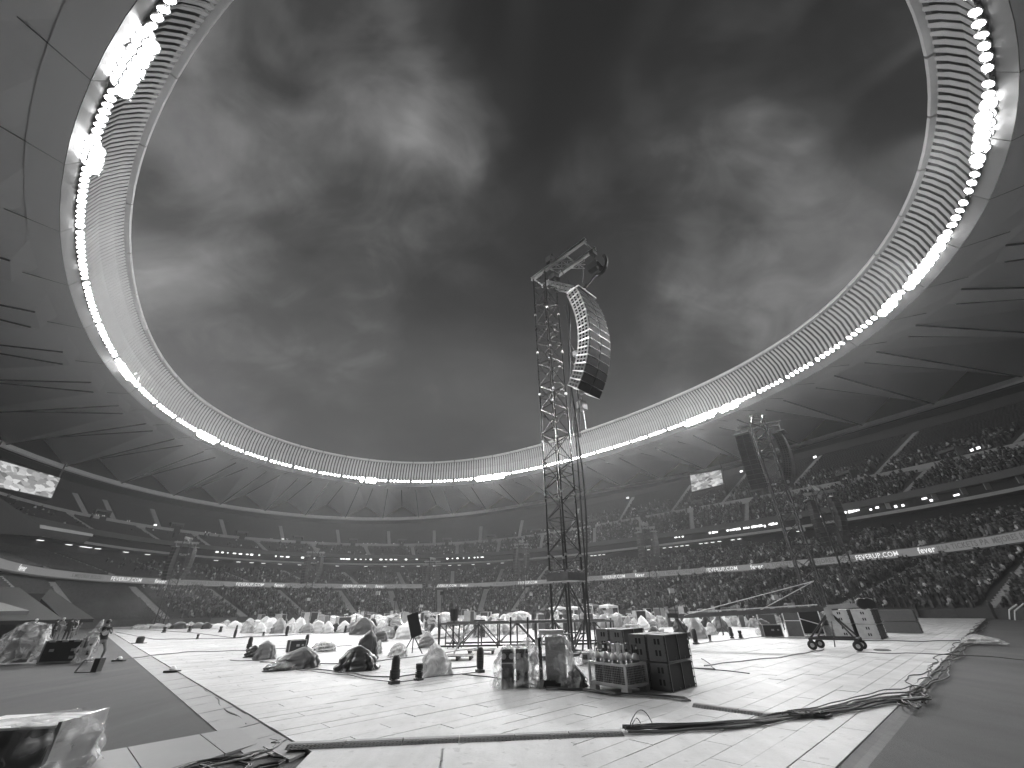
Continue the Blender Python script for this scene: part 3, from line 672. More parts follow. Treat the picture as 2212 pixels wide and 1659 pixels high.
def fill(nm, dens):
    f_, n_ = TIERS[nm]; sk = AISLE[nm]; hw = {'lower': 1.15, 'middle': .9, 'lower_balcony': .75, 'upper': .75}[nm]
    for k in range(n_):
        a = GA0 + random.random()
        while a < GA1:
            r0, z0, r1, z1 = f_(rad(a)); r = r0 + (r1 - r0) * (k + .4) / n_; z = z0 + (z1 - z0) * k / n_
            p = pol(rad(a), r, z)
            if random.random() < dens(a, k / n_) * (1.0 if mnoise0.noise(Vector((a * .35, k * .22, 3.3))) > -.32 else .45) and not any(abs(a - s) < hw for s in sk):
                v = p - EYE; dep = v.dot(_f)
                if dep > 5:
                    px = 1106 + F_ * v.dot(_rt) / dep; py = 829.5 - F_ * v.dot(_up) / dep
                    if -40 < px < 2252 and py < 1400: spots_.append((v.length, p, a))
            a += math.degrees(.52 / r)
def sm(x, a, b): t = max(0, min(1, (x - a) / (b - a))); return t * t * (3 - 2 * t)
fill('lower', lambda a, k: .88 * (1 - sm(a, 117, 120)))
fill('middle', lambda a, k: (.35 + .5 * (1 - sm(a, 30, 70))) * (1 - sm(a, 112, 122)) * (1 - .5 * (k > .75)))
fill('lower_balcony', lambda a, k: .12 + .72 * (1 - sm(a, 30, 62)) if a < 90 else .03)
fill('upper', lambda a, k: (.75 * (1 - sm(k, .15, .5)) if a < 22 else .10 * (1 - sm(k, 0, .2)) * (a < 70)))
spots_.sort(key=lambda s: s[0])
print('crowd', len(spots_))
VS, TS, FS = [], [], []; off = 0
for i, (d, p, a) in enumerate(spots_):
    k = random.randrange(24); ang = rad(a) + AX + math.pi / 2 + random.uniform(-.4, .4); s = random.uniform(.84, 1.0)
    if i < 300:
        tn_ = tones[k % 16]; ad_ = math.degrees(polar_of(p)[0]); o = link('spectator', BOD[k], None, p, ang, ('seated' if k % 3 else 'standing') + ' spectator in ' + ('pale' if tn_ > .25 else 'grey' if tn_ > .045 else 'dark') + ' top ' + ('right of' if ad_ < -63 else 'left of') + ' the wide stairway at right', 'spectator', 'spectators in the stands nearest the camera'); o.scale = (s,) * 3
    else:
        v, t, _, fs = PK[k]; c, sn = math.cos(ang) * s, math.sin(ang) * s
        q = np.empty_like(v); q[:, 0] = v[:, 0] * c - v[:, 1] * sn + p.x; q[:, 1] = v[:, 0] * sn + v[:, 1] * c + p.y; q[:, 2] = v[:, 2] * s + p.z
        VS.append(q); TS.append(t * random.uniform(.7, 1.3)); FS.append((fs, off)); off += len(v)
V = np.concatenate(VS); lp, st, tot_ = [], [], []; n = 0
for fs, o in FS:
    for f in fs: lp.extend([i + o for i in f]); st.append(n); tot_.append(len(f)); n += len(f)
me = bpy.data.meshes.new('crowd'); me.vertices.add(len(V)); me.vertices.foreach_set('co', V.ravel()); me.loops.add(n); me.loops.foreach_set('vertex_index', lp)
me.polygons.add(len(st)); me.polygons.foreach_set('loop_start', st); me.update(calc_edges=True); me.validate()
at = me.attributes.new('tone', 'FLOAT', 'POINT'); at.data.foreach_set('value', np.concatenate(TS)); me.materials.append(M_crowd)
link('crowd', me, kind='stuff')
# ------------------------------------------------------------------ ribbon display
rb = thing('ribbon_display', ring('led', rad(40)), 'long grey LED ribbon of adverts running along the front of the middle tier', 'display')
a = GA0
while a < GA1 - 3:
    seg(a, a + 3, lambda t: [ring('led', t, 0, -.52), ring('led', t, .14, -.52), ring('led', t, .14, .52), ring('led', t, 0, .52)], 2).obj('display_panel', M_ribbon, rb); a += 3
TXT = {}
def text_mesh(s, size, m_):
    if (s, size) in TXT: return TXT[(s, size)]
    cu = bpy.data.curves.new('lettering', 'FONT'); cu.body = s; cu.size = size; cu.align_x = 'CENTER'; cu.align_y = 'CENTER'; cu.offset = .012 * size if s != s.lower() else .022 * size; cu.extrude = .006; cu.resolution_u = 2; cu.space_character = 1.08
    o = bpy.data.objects.new('t', cu); C.objects.link(o); dg = bpy.context.evaluated_depsgraph_get(); dg.update(); me = bpy.data.meshes.new_from_object(o.evaluated_get(dg)); bpy.data.objects.remove(o)
    me.materials.clear(); me.materials.append(m_); me.name = 'lettering'; TXT[(s, size)] = me; return me
def put_text(s, size, m_, a, dz=0):
    me = text_mesh(s, size, m_); p = ring('led', a, -.17, dz); p2 = ring('led', a - .004, -.17, dz); t = (p2 - p); t.z = 0; t.normalize()
    mm = Matrix.Identity(4); up_ = Z; nn = t.cross(up_)
    for i, v in enumerate((t, up_, nn)):
        for j in range(3): mm[j][i] = v[j]
    o = link('lettering', me); o.parent = rb; o.matrix_parent_inverse = rb.matrix_basis.inverted(); mm.translation = p; o.matrix_basis = mm; return o
def led_a(x, y): return polar_of(on_ring(x, y, 'led'))[0]
for x, y in ((48, 1223), (347, 1253), (603, 1265), (820, 1267.5), (1003, 1264), (1384, 1243.7), (1637, 1224), (2006, 1190)): put_text('fever', 1.12, M_txtw, led_a(x, y))
for x, y in ((273, 1250), (540, 1262.6), (765, 1267), (963, 1266), (1140, 1259), (1327, 1248), (1560, 1231), (1896, 1203)): put_text('FEVERUP.COM', .98, M_txtw, led_a(x, y))
for w, x, y in (('LOS MEJORES BOLOS EN', 440, 1259), ('PILLA TICKETS PA\'', 395, 1257), ('LOS MEJORES BOLOS EN', 700, 1266.4), ('PILLA TICKETS PA\'', 650, 1266), ('LOS MEJORES BOLOS EN', 905, 1267), ('PILLA TICKETS PA\'', 860, 1267),
                ('LOS MEJORES BOLOS EN', 1090, 1262), ('LOS MEJORES BOLOS EN', 1272, 1253), ('PILLA TICKETS PA\'', 1418, 1241.5), ('LOS MEJORES BOLOS EN', 1493, 1236.5), ('PILLA TICKETS PA\'', 1685, 1220), ('LOS MEJORES BOLOS EN', 1800, 1211.5),
                ('PILLA TICKETS PA\'', 2080, 1180), ('LOS MEJORES BOLOS EN', 2200, 1165), ('LOS MEJORES BOLOS EN', 190, 1240)):
    put_text(w, .92 if x > 1300 else .8, M_txtd, led_a(x, y))
# ------------------------------------------------------------------ video screens
def screen_mat():
    m_ = bpy.data.materials.new('screen_picture'); m_.use_nodes = True; t = m_.node_tree; ns = t.nodes; lk = t.links; b = ns['Principled BSDF']
    tcn = ns.new('ShaderNodeTexCoord'); mp = ns.new('ShaderNodeMapping'); mp.inputs['Scale'].default_value = (1.1, 1.1, 1.9); lk.new(tcn.outputs['Object'], mp.inputs[0])
    n = ns.new('ShaderNodeTexNoise'); n.inputs['Scale'].default_value = .7; n.inputs['Detail'].default_value = 1; lk.new(mp.outputs[0], n.inputs['Vector'])
    ad = ns.new('ShaderNodeVectorMath'); ad.operation = 'ADD'; lk.new(mp.outputs[0], ad.inputs[0]); lk.new(n.outputs['Color'], ad.inputs[1])
    v = ns.new('ShaderNodeTexVoronoi'); v.inputs['Scale'].default_value = .85; lk.new(ad.outputs[0], v.inputs['Vector'])
    cr_ = ns.new('ShaderNodeValToRGB'); cr_.color_ramp.interpolation = 'LINEAR'; lk.new(v.outputs['Color'], cr_.inputs[0])
    e = cr_.color_ramp.elements; e[0].color = (.02, .02, .02, 1); e[1].position = .30; e[1].color = (.8, .8, .8, 1)
    for p, c in ((.38, .05), (.5, .7), (.6, .08), (.68, .9), (.78, .12), (.86, .8)): k = e.new(p); k.color = (c, c, c, 1)
    b.inputs['Base Color'].default_value = (.02, .02, .02, 1); lk.new(cr_.outputs[0], b.inputs['Emission Color']); b.inputs['Emission Strength'].default_value = .85
    return m_
M_scr = screen_mat()
def video_screen(corners, d, lab):
    pts = [PD(x, y, dd) for (x, y), dd in zip(corners, d)]; c = sum(pts, Vector()) / 4; t = thing('video_screen', c, lab, 'screen')
    n = (pts[1] - pts[0]).cross(pts[3] - pts[0]).normalized(); n = n if n.dot(EYE - c) > 0 else -n
    q = MB(); q.hexa([p - c for p in pts] + [p - c - n * .5 for p in pts]); q.obj('display_face', M_scr, **local(t))
    ex = [c + (p - c) * 1.045 for p in pts]; q = MB(); q.hexa([p - c - n * .12 for p in ex] + [p - c - n * 1.0 for p in ex]); q.obj('frame', M_dark, **local(t))
    q = MB(); top = sorted(ex, key=lambda p: -p.z)[:2]
    for p in top: q.tube(p - c - n * .6, p - c - n * .6 + Z * 3.0, .12)
    q.obj('hanger', M_dsteel, **local(t))
video_screen([(-8, 992), (130.6, 1032.6), (111, 1075), (-8, 1050)], [101, 108, 107, 100], 'bright video screen showing wrapped gear, hung at the far left under the roof')
video_screen([(1491, 1027), (1556.6, 1015), (1562, 1045.4), (1494.6, 1061.6)], [124, 121, 120, 123], 'bright video screen under the roof edge on the right stand')
# ------------------------------------------------------------------ small lamps of the concourses
fixm = MB(); fixm.box((0, 0, 0), (1.5, .25, .12)); fixme = fixm.mesh('fixture_body', M_house); fg = MB(); fg.box((0, 0, -.07), (1.4, .3, .05)); fgme = fg.mesh('fixture_lens', M_fix)
def tangent_ang(p): a, _ = polar_of(p); return a + AX + math.pi / 2
def fixture(p, sc, lab, grp):
    t = link('ceiling_light', None, None, p, tangent_ang(p), lab, 'ceiling light', grp); t.scale = sc; link('fixture_body', fixme, t, (0, 0, 0)); link('fixture_lens', fgme, t, (0, 0, 0))
def conv(rg, pts): k, ox, oy = rg; return [(ox + x * k, oy + y * k) for x, y in pts]
R1 = (.3224, 0, 877.8); R2 = (.2728, 658.3, 932.6); R3 = (.248, 1206.9, 932.6); R4 = (.3307, 1700.7, 822.9)
so_ = conv(R1, [(155, 905), (340, 937), (385, 955), (435, 960), (540, 965), (745, 988), (900, 1004), (1005, 1030), (1075, 1020), (1385, 1044), (1540, 1055), (1585, 1070), (1690, 1070), (1830, 1070), (1960, 1077)]) + \
    conv(R2, [(212, 1082), (450, 1085), (608, 1086), (753, 1087), (882, 1087), (1015, 1083), (1145, 1083), (1225, 1088), (1343, 1080), (1475, 1076), (1597, 1072)]) + \
    conv(R3, [(395, 1112), (425, 1108), (470, 1104), (515, 1101), (955, 1057), (1005, 1052), (1045, 1050), (1125, 1043), (1175, 1035), (1222, 1027), (1285, 1022), (1345, 1017), (1460, 1000), (1525, 995), (1590, 988), (1655, 980), (1795, 965), (1855, 957)]) + conv(R4, [(358, 994)])
for i, (x, y) in enumerate(so_):
    p = P(x, y, 15.35); a, r = polar_of(p); r = min(max(r, rr('soff', a) + .4), rr('soff', a) + 3.2); p = pol(a, r, 15.45)
    w = .55 if x > 1250 else .8; fixture(p, (w, 2.0, .8), 'small glowing strip light under the balcony soffit', 'strip lights under the balcony soffit')
bx = conv(R2, [(290, 990), (310, 992), (335, 990), (352, 995), (405, 996), (445, 996), (485, 996), (525, 997), (605, 997), (645, 997), (685, 998), (722, 998), (803, 998), (888, 998), (1130, 992), (1170, 994), (1210, 993), (1258, 992), (1300, 996), (1345, 988), (1370, 985), (1405, 990)]) + \
    conv(R1, [(1460, 958), (1495, 965), (1530, 968), (1575, 972), (1615, 974), (1660, 978), (1690, 980), (1740, 985), (1850, 995), (1890, 997), (1930, 997), (2030, 1000), (2110, 1000)]) + \
    conv(R3, [(1015, 892), (1045, 890), (1075, 886), (1310, 852), (1340, 850), (1365, 848), (1465, 835), (1495, 832), (1520, 830), (1550, 828), (1570, 825), (1620, 822), (1650, 820), (1690, 814), (1720, 816), (1755, 815), (1795, 822), (1835, 800), (1860, 800), (1895, 800)]) + \
    conv(R4, [(345, 860), (375, 858), (405, 855), (425, 850), (455, 845), (545, 840), (587, 827), (708, 820), (755, 813), (895, 768), (940, 780), (1105, 745), (175, 880), (205, 878)])
gm = MB(); gm.box((0, 0, 0), (.7, .12, .45)); gme = gm.mesh('lamp', M_fix)
for x, y in bx:
    p = on_ring(x, y, 'soff', 3.9); a, r = polar_of(p); p.z = min(max(p.z, 16.4), 17.8)
    o = link('wall_light', gme, None, p, tangent_ang(p), 'small bright lamp inside the open box level of the stand', 'wall light', 'lamps inside the box level'); o.scale = (random.uniform(.5, 1.5), 1, random.uniform(.5, 1.1))
up_ = conv(R1, [(860, 770), (1040, 795), (1375, 848), (1400, 849), (1445, 850), (1820, 886), (1895, 890), (1925, 891), (620, 728), (650, 733), (690, 737)]) + conv(R2, [(85, 880), (140, 895), (465, 886), (500, 886), (530, 887), (565, 886), (705, 888), (1160, 937)]) + \
    conv(R3, [(600, 575), (840, 738), (380, 802), (430, 792), (1050, 815), (1085, 810), (1590, 345)]) + conv(R4, [(180, 497), (1210, 450), (1245, 438)])
for x, y in up_:
    p = on_ring(x, y, 'par', 1.2); p.z = max(p.z, 25.6); p = on_ring(x, y, 'par', 1.2) if p.z > 26 else p
    o = link('wall_light', gme, None, p, tangent_ang(p), 'small bright lamp beside a stairway of the upper tier', 'wall light', 'lamps along the upper tier'); o.scale = (1.1, 1, .9)
# open hatch windows of the box level on the right
for i, (x, y) in enumerate(conv(R4, [(655, 812), (960, 752), (1150, 715), (1305, 683), (1520, 640)])):
    p = on_ring(x, y, 'soff', 3.4); a, r = polar_of(p); t = (L * math.cos(a) - R * math.sin(a)); o = (R * math.cos(a) + L * math.sin(a)); mb = MB()
    mb.box(p, (.12, .9, 1.3), t, o); ob = mb.obj('pane', M_par, gs)
# ------------------------------------------------------------------ lattice towers and line arrays
def lattice(a, b, side, bay, rc, rbc, X, Y, mc, mbr, parent, mode='parts', rungs=3):
    """square truss from a to b ; X, Y unit side directions"""
    ax_ = (b - a); n = max(1, round(ax_.length / bay)); cs = [X * (sx_ * side / 2) + Y * (sy_ * side / 2) for sx_, sy_ in ((-1, -1), (1, -1), (1, 1), (-1, 1))]
    bm = MB()
    for c in cs:
        q = MB(); q.tube(a + c, b + c, rc, 8)
        if mode == 'parts': q.obj('chord', mc, parent)
        else:
            o = len(bm.v); bm.v += q.v; bm.f += [tuple(i + o for i in f) for f in q.f]; bm.mi += q.mi
    for f in range(4):
        c0, c1 = cs[f], cs[(f + 1) % 4]
        for k in range(n):
            p0, p1 = a + ax_ * (k / n), a + ax_ * ((k + 1) / n)
            seq = [(p0 + c0, p1 + c1) if (k + f) % 2 == 0 else (p0 + c1, p1 + c0)]
            if k % rungs == 0: seq.append((p0 + c0, p0 + c1))
            if mode == 'parts': seq.append(((p0 + p1) / 2 + c0.lerp(c1, 0), (p0 + p1) / 2 + c0.lerp(c1, .5))) if k % 2 == 0 else None
            for s, e in seq:
                if mode == 'parts': q = MB(); q.tube(s, e, rbc, 5); q.obj('brace', mbr, parent)
                else: bm.tube(s, e, rbc, 4)
    if mode != 'parts': return bm
def line_array(t, top, fwd, side, n, w, h, d, a_top=-9, a_bot=22, mlist=None, detail=True):
    """boxes hung one under another; fwd faces the audience, side runs across"""
    ml = mlist or (M_alu, M_grille, M_boxlt); p = Vector(top); objs = []
    for k in range(n):
        an = rad(a_top + (a_bot - a_top) * (k / (n - 1)) ** 1.3); fw = fwd * math.cos(an) - Z * math.sin(an); dn = (-Z) * math.cos(an) - fwd * math.sin(an)
        c = p + dn * h / 2; b = MB(); last = k >= n - 3
        b.box(c - fw * d / 2, (w, d, h * .93), side, fw, dn)
        b.obj('cabinet', M_dsteel if last else ml[2], t)
        q = MB(); 
        for s in (-1, 1): q.box(c + fw * .012 + side * (s * w * .25), (w * .455, .03, h * .86), side, fw, dn)
        q.obj('grille', ml[1], t)
        if detail:
            q = MB(); hh = MB()
            for s in (-1, 1):
                for e in (-1, 1): q.box(c + side * (s * (w / 2 + .012)) + dn * (e * h * .44) - fw * d * .5, (.03, d * .98, .03), side, fw, dn)
                for i in range(3):
                    for j in range(2):
                        if n == 14: hh = MB()
                        hh.box(c + side * (s * (w / 2 + .014)) - fw * d * (.2 + .28 * i) + dn * ((j - .5) * h * .42), (.02, d * .15, h * .24), side, fw, dn)
                        if n == 14: hh.obj('hand_hole', M_hole, t)
            q.obj('side_rail', ml[0], t)
            if n != 14: hh.obj('hand_hole', M_hole, t, kind='stuff')
            q = MB(); q.box(c + fw * .03 + dn * h * .465, (w * .98, .02, .025), side, fw, dn); q.obj('trim_strip', ml[0], t)
        p += dn * h
    return p
M_tower = mat('tower_tube', .07, .30, metal=.85, var=.3, scale=3)
TX = Vector((2.52, 22.4, 0)); MTOP = 23.0
mt = thing('lattice_tower', TX, 'tall main lattice tower rising from the middle of the floor, with crossbeams on top', 'tower')
TS_ = 1.14
lattice(TX + Z * 3.55, TX + Z * MTOP, TS_, .82, .052, .028, L, R, M_tower, M_tower, mt)
lattice(TX + Z * .12, TX + Z * 2.95, TS_ * 1.0, 1.4, .06, .038, L, R, M_dsteel, M_dsteel, mt, rungs=2)
q = MB(); q.box(TX + Z * 3.22, (TS_ + .24, TS_ + .24, .36), L, R); q.obj('sleeve_block', M_steel, mt)
q = MB(); 
for s in (-1, 1):
    for e in (-1, 1): q.box(TX + L * (s * TS_ / 2) + R * (e * TS_ / 2) + Z * .06, (.5, .5, .12), L, R)
q.obj('foot_plate', M_dsteel, mt)
for zc_ in np.arange(4.2, MTOP - 1, 3.1):
    q = MB()
    for s in (-1, 1):
        for e in (-1, 1): q.box(TX + L * (s * TS_ / 2) + R * (e * TS_ / 2) + Z * float(zc_), (.11, .11, .12), L, R)
    q.obj('coupler', M_alu, mt)
F = -L                                            # the arrays fire towards the stage side
for s in (-1, 1):
    q = MB(); c = TX + R * (s * .55) + Z * (MTOP + .12) + F * 1.75
    q.box(c + Z * .11, (5.0, .22, .03), F, R); q.box(c - Z * .11, (5.0, .22, .03), F, R); q.box(c, (5.0, .04, .2), F, R); q.obj('crossbeam', M_alu, mt)
q = MB()
for k in range(4): q.tube(TX + R * .55 + F * (-.6 + k * 1.55) + Z * (MTOP + .1), TX - R * .55 + F * (-.6 + k * 1.55) + Z * (MTOP + .1), .05)
q.obj('spreader_bar', M_alu, mt)
q = MB(); q.box(TX + F * 1.2 - R * .62 + Z * (MTOP + .55), (.5, .45, .5), F, R); q.tube(TX + F * .9 - R * .5 + Z * (MTOP + .3), TX + F * 1.5 - R * .7 + Z * (MTOP + .9), .09); q.tube(TX + F * 1.5 - R * .4 + Z * (MTOP + .35), TX + F * 1.0 - R * .8 + Z * (MTOP + .75), .07)
q.obj('pulley_block', M_dsteel, mt)
q = MB(); q.box(TX + F * .9 + Z * (MTOP - .45), (.55, .5, .5), F, R); q.tube(TX + F * .7 + Z * (MTOP - .3), TX + F * 1.25 + Z * (MTOP - .9), .16); q.obj('chain_motor', M_dsteel, mt)
# the hung array
AT = TX + F * 2.62 + Z * 19.95 + R * .6
la = thing('line_array', AT, 'long curved black loudspeaker array hanging beside the main lattice tower', 'loudspeaker array')
endp = line_array(la, AT + F * .38, F, R, 14, 2.1, .535, .85, -17, 36)
q = MB(); q.box(AT + F * .0 + Z * .12, (1.0, 1.9, .12), F, R)
q.box(AT - F * .1 + Z * .35, (.9, .12, .3), F, R); q.obj('bumper_frame', M_alu, la)
ltr = thing('rigging_truss', TX + F * 1.5 + Z * 21.5, 'short bright truss pieces joining the tower head to the hanging array', 'truss')
for s in (-1, 1):
    b = lattice(TX + F * .7 + R * (s * .45) + Z * 21.9, AT + F * -.1 + R * (s * .45) + Z * .55, .28, .4, .026, .014, (F.cross(Z)).normalized(), Z, M_alu, M_alu, None, 'one', 1); b.obj('truss_piece', M_alu, ltr)
b = lattice(TX + F * 1.4 - R * .9 + Z * (MTOP - .2), TX + F * 3.0 + R * .9 + Z * (MTOP - .2), .36, .4, .026, .014, Z, (F - R).normalized(), M_alu, M_alu, None, 'one', 1); b.obj('truss_piece', M_alu, ltr)
mo = thing('chain_hoist', TX + F * 3.9 + Z * 22, 'black chain hoist and clamps hanging between the tower beam end and the array', 'hoist')
q = MB(); e1 = TX + F * 4.0 + R * .5 + Z * MTOP; q.box(e1 - Z * .15 + R * .05, (.3, .5, .35), F, R); q.tube(e1, e1 - Z * 1.1, .035); q.obj('clamp', M_dsteel, mo)
q = MB(); q.box(e1 - Z * 1.35 - F * .1, (.75, .42, .5), F, R); q.tube(e1 - Z * 1.3 + F * .2, e1 - Z * 1.9 + F * .45, .2); q.obj('motor', M_black, mo)
q = MB(); hk = [e1 - Z * 1.5 + F * .35 + (F * math.cos(t) * .55 - Z * math.sin(t) * .75) for t in np.linspace(-.7, 2.2, 9)]
q.path(hk, .12, 6); q.box(AT + F * .1 + Z * .62 + R * -.1, (.75, .3, .26), F, R); q.tube(hk[-1], AT + F * .1 + Z * .5, .08); q.obj('chain_bag', M_black, mo)
q = MB(); q.tube(AT + F * .1 + Z * .5, e1 - F * .8 - Z * .1, .03); q.tube(AT - F * .4 + Z * .5, TX + F * 1.5 + Z * MTOP, .025); q.obj('chain', M_dsteel, mo)
# cable loom hanging between tower and array, with its small boxes
cl_ = thing('cable_loom', TX + F * 1.6 + Z * 12, 'loose cable loom hanging down between the main tower and the array', 'cables')
for k in range(3):
    pts = [TX + F * (1.75 + .12 * math.sin(t * 5 + k * 2) + .05 * k - .28 * t) + R * (.15 * (k - 1) + .06 * math.sin(t * 7 + k)) + Z * (19.4 - 9.2 * t) for t in np.linspace(0, 1, 22)]
    q = MB(); q.path(pts, .035 + .02 * (k == 1), 5); q.obj('cable', M_cable if k else M_steel, cl_)
for zz in (15.9, 14.5, 13.3):
    q = MB(); c = AT - F * .95 + Z * (zz - AT.z); q.box(c, (.3, .35, .34), F, R); q.box(c - Z * .22 + F * .1, (.25, .2, .12), F, R); q.obj('junction_box', M_boxlt, cl_); q = MB(); q.tube(c, TX + F * 1.7 + Z * (zz + .6), .03); q.obj('bracket_arm', M_steel, cl_)
fb = thing('flown_lamp', AT + Z * -8.4, 'small boxy lamp hanging on a thin rod under the big array', 'lamp')
q = MB(); c = Vector(endp) - F * .55 - Z * .55; q.box(c, (.4, .5, .5), F, R); q.obj('lamp_box', M_boxlt, fb); q = MB(); q.tube(c + Z * .6, c - Z * 1.5 + F * .1, .03); q.obj('rod', M_alu, fb); q = MB(); q.tube(c, TX + F * 1.55 + Z * 11.8, .03); q.obj('arm', M_steel, fb)
q = MB(); q.path([TX + F * (.9 + .8 * t) - R * .3 + F * .5 * math.sin(t * 3) + Z * (.2 + 10.6 * t) for t in np.linspace(0, 1, 14)], .045, 5); q.path([TX + F * (.8 + .35 * t) + R * .45 + Z * (.2 + 11.5 * t) for t in np.linspace(0, 1, 8)], .04, 5)
q.obj('feed_cable', M_cable, label='thick black feed cables running up the right side of the main lattice tower', cat='cables')
# smaller delay towers
def delay(loc, H, s, lab, kind, ang):
    t = thing('speaker_tower', loc, lab, 'speaker tower', 'delay towers standing across the floor'); loc = Vector(loc)
    X = Vector((math.cos(ang), math.sin(ang), 0)); Y = Vector((-X.y, X.x, 0))
    b = lattice(loc, loc + Z * H, 1.4 * s, 1.05 * s, .085 * s, .045 * s, X, Y, M_dsteel, M_dsteel, None, 'one', 3); b.obj('mast', M_dsteel, t)
    q = MB()
    for e in (-1, 1):
        q.box(loc + Z * (H + .15) + X * (e * .5 * s), (.2, 4.6 * s, .25), X, Y); q.box(loc + Z * (H - .35) + Y * (e * .6 * s), (4.2 * s, .16, .2), X, Y)
        q.tube(loc + Z * (H + .3) + Y * (e * 2 * s), loc + Z * (H - .9 * s) + X * 1.2 * s, .05)
    for k in range(6): q.tube(loc + Z * (H + .5 * s) + Y * ((k - 2.5) * .8 * s) - X * .7 * s, loc + Z * (H + .2) + Y * ((k - 2.2) * .8 * s) + X * .8 * s, .045 * s + .01)
    q.obj('head_truss', M_alu, t)
    q = MB(); q.box(loc + Z * .1, (2.2 * s, 2.2 * s, .2), X, Y)
    for e in (-1, 1): q.tube(loc + X * e * 2 * s, loc + Z * 3 * s, .05 * s); q.tube(loc + Y * e * 2 * s, loc + Z * 3 * s, .05 * s)
    q.obj('base_frame', M_dsteel, t)
    hgt = H * (.31 if kind == 'big' else .40)
    for i, (off_, fw) in enumerate([(v[0], v[1]) for v in ({'big': [(-Y * 1.3 - X * 1.9, -Y - X * .35), (Y * .2 + X * 2.0, X * .9 + Y * -.3)], 'pair': [(-X * 1.7 * s, -X * .8 - Y * .5), (X * 1.7 * s, X * .8 - Y * .5)]}[kind])]):
        at = thing('line_array', loc + off_ + Z * H, ('dark' if i == 0 else 'curved') + ' array on the ' + lab.split(',')[0].replace('hazy tower ', 'hazy tower '), 'loudspeaker array', 'arrays hung on the delay towers')
        fw = fw.normalized(); sd = Z.cross(fw).normalized(); n_ = 12 if kind == 'big' else 10
        mm_ = mat('array_cab%d' % i, .06, .5); top = loc + off_ * (s if kind == 'big' else 1) + Z * (H - 1.4 * s)
        line_array(at, top, fw, sd, n_, 1.45 * s, hgt / n_, .8 * s, -8, 30 if i else 12, (M_dsteel, M_grille if i == 0 else mm_, mm_), detail=(kind == 'big'))
        q = MB(); q.box(top + Z * .12, (1.5 * s, .8 * s, .14), sd, fw); q.tube(top + Z * .15, top + Z * 1.3 * s, .05); q.obj('bumper_frame', M_alu, at)
    q = MB()
    for k in range(9):
        q.box(loc + X * (.9 * s) + Y * .3 * math.sin(k * 2.1) + Z * (H * (.35 + .06 * k)), (.35 * s, .3 * s, .3 * s), X, Y)
    q.obj('junction_box', M_boxlt, t)
delay(P(1741, 1318, 0) if False else Vector((31.4, 48.4, 0)) * 1.0, 22.0, 1.15, 'tall leaning-looking tower on the right of the floor, second in size', 'big', rad(-25))
delay(Vector((46.0, 62.0, 0)), 16.6, .95, 'paler tower just behind and right of the second tallest tower', 'pair', rad(-40))
delay(Vector((23.3, 76, 0)), 14.2, .8, 'hazy tower between the main tower and the right video screen', 'pair', rad(-18))
delay(Vector((1.45, 103, 0)), 15.2, .85, 'hazy tower just left of the main lattice tower, far across the floor', 'pair', rad(0))
delay(Vector((-21.8, 115.8, 0)), 13.0, 1.0, 'hazy tower in the smoke at the centre of the far side', 'pair', rad(10))
delay(Vector((-44.9, 97.9, 0)), 13.7, .9, 'hazy tower left of centre, second from the left', 'pair', rad(25))
delay(Vector((-58.3, 76.2, 0)), 13.2, .85, 'thin hazy tower furthest left near the empty seats', 'pair', rad(38))
# base platform of trusses round the main tower
pf = thing('truss_platform', TX - R * .5, 'low platform of black and silver trusses and rails around the foot of the main tower', 'platform')
Ax, Bx = P(948, 1402, 0), P(1330, 1395, 0); dv = (Bx - Ax).normalized(); pv = Vector((-dv.y, dv.x, 0))
for k, o_ in enumerate((0, 2.2)):
    a_, b_ = Ax + pv * o_, Bx + pv * o_; n_ = 9
    for zz in (1.18, .12):
        q = MB(); q.tube(a_ + Z * zz, b_ + Z * zz, .05 if zz > 1 else .045, 8); q.obj('rail', M_steel if zz > 1 else M_dsteel, pf)
    for i in range(n_ + 1):
        p = a_.lerp(b_, i / n_); q = MB(); q.tube(p, p + Z * 1.18, .04, 6); q.obj('post', M_dsteel, pf)
        if i < n_:
            p2 = a_.lerp(b_, (i + 1) / n_); q = MB(); s_, e_ = (p + Z * .12, p2 + Z * 1.15) if i % 2 else (p + Z * 1.15, p2 + Z * .12); q.tube(s_, e_, .035, 6); q.obj('brace', M_dsteel if i % 3 else M_steel, pf)
for i in range(6):
    p = Ax.lerp(Bx, i / 5); q = MB(); q.tube(p + Z * 1.18, p + pv * 2.2 + Z * 1.18, .04); q.obj('cross_tube', M_steel, pf)
q = MB(); q.box(Ax.lerp(Bx, .62) + Z * 1.27 - pv * .1, (2.4, .6, .06), dv, pv); q.obj('deck_plate', M_alu, pf)
for x, y0, y1 in ((1103, 1333, 1400), (1140, 1333, 1402), (1319, 1335, 1395), (948, 1328, 1405), (979, 1345, 1400)):
    p = P(x, y1, 0); q = MB(); q.tube(p, PD(x, y0, math.hypot(p.x, p.y)), .05, 8); q.obj('upright', M_black, pf)
q = MB(); q.tube(P(977, 1418, 0), P(1012, 1405, 0) + Z * 1.2, .04); q.obj('brace', M_alu, pf)
def pallet(c, u, v, nm='pallet', lab=None, w=1.2, d=1.0, h=.16, mm_=None):
    t = thing(nm, c, lab, 'pallet'); mm_ = mm_ or M_dsteel
    for k in range(5): q = MB(); q.box(Vector((0, 0, h)) + v * ((k - 2) * d / 4.6), (w, d / 6, .025), u, v); q.obj('plank', mm_, **local(t))
    for k in range(3):
        for j in range(3): q = MB(); q.box(u * ((k - 1) * w * .43) + v * ((j - 1) * d * .42) + Z * (h / 2), (.1, .12, h - .02), u, v); q.obj('block', mm_, **local(t))
pallet(P(990, 1425, 0), dv, pv, lab='dark pallet under the left end of the truss platform', w=1.3)
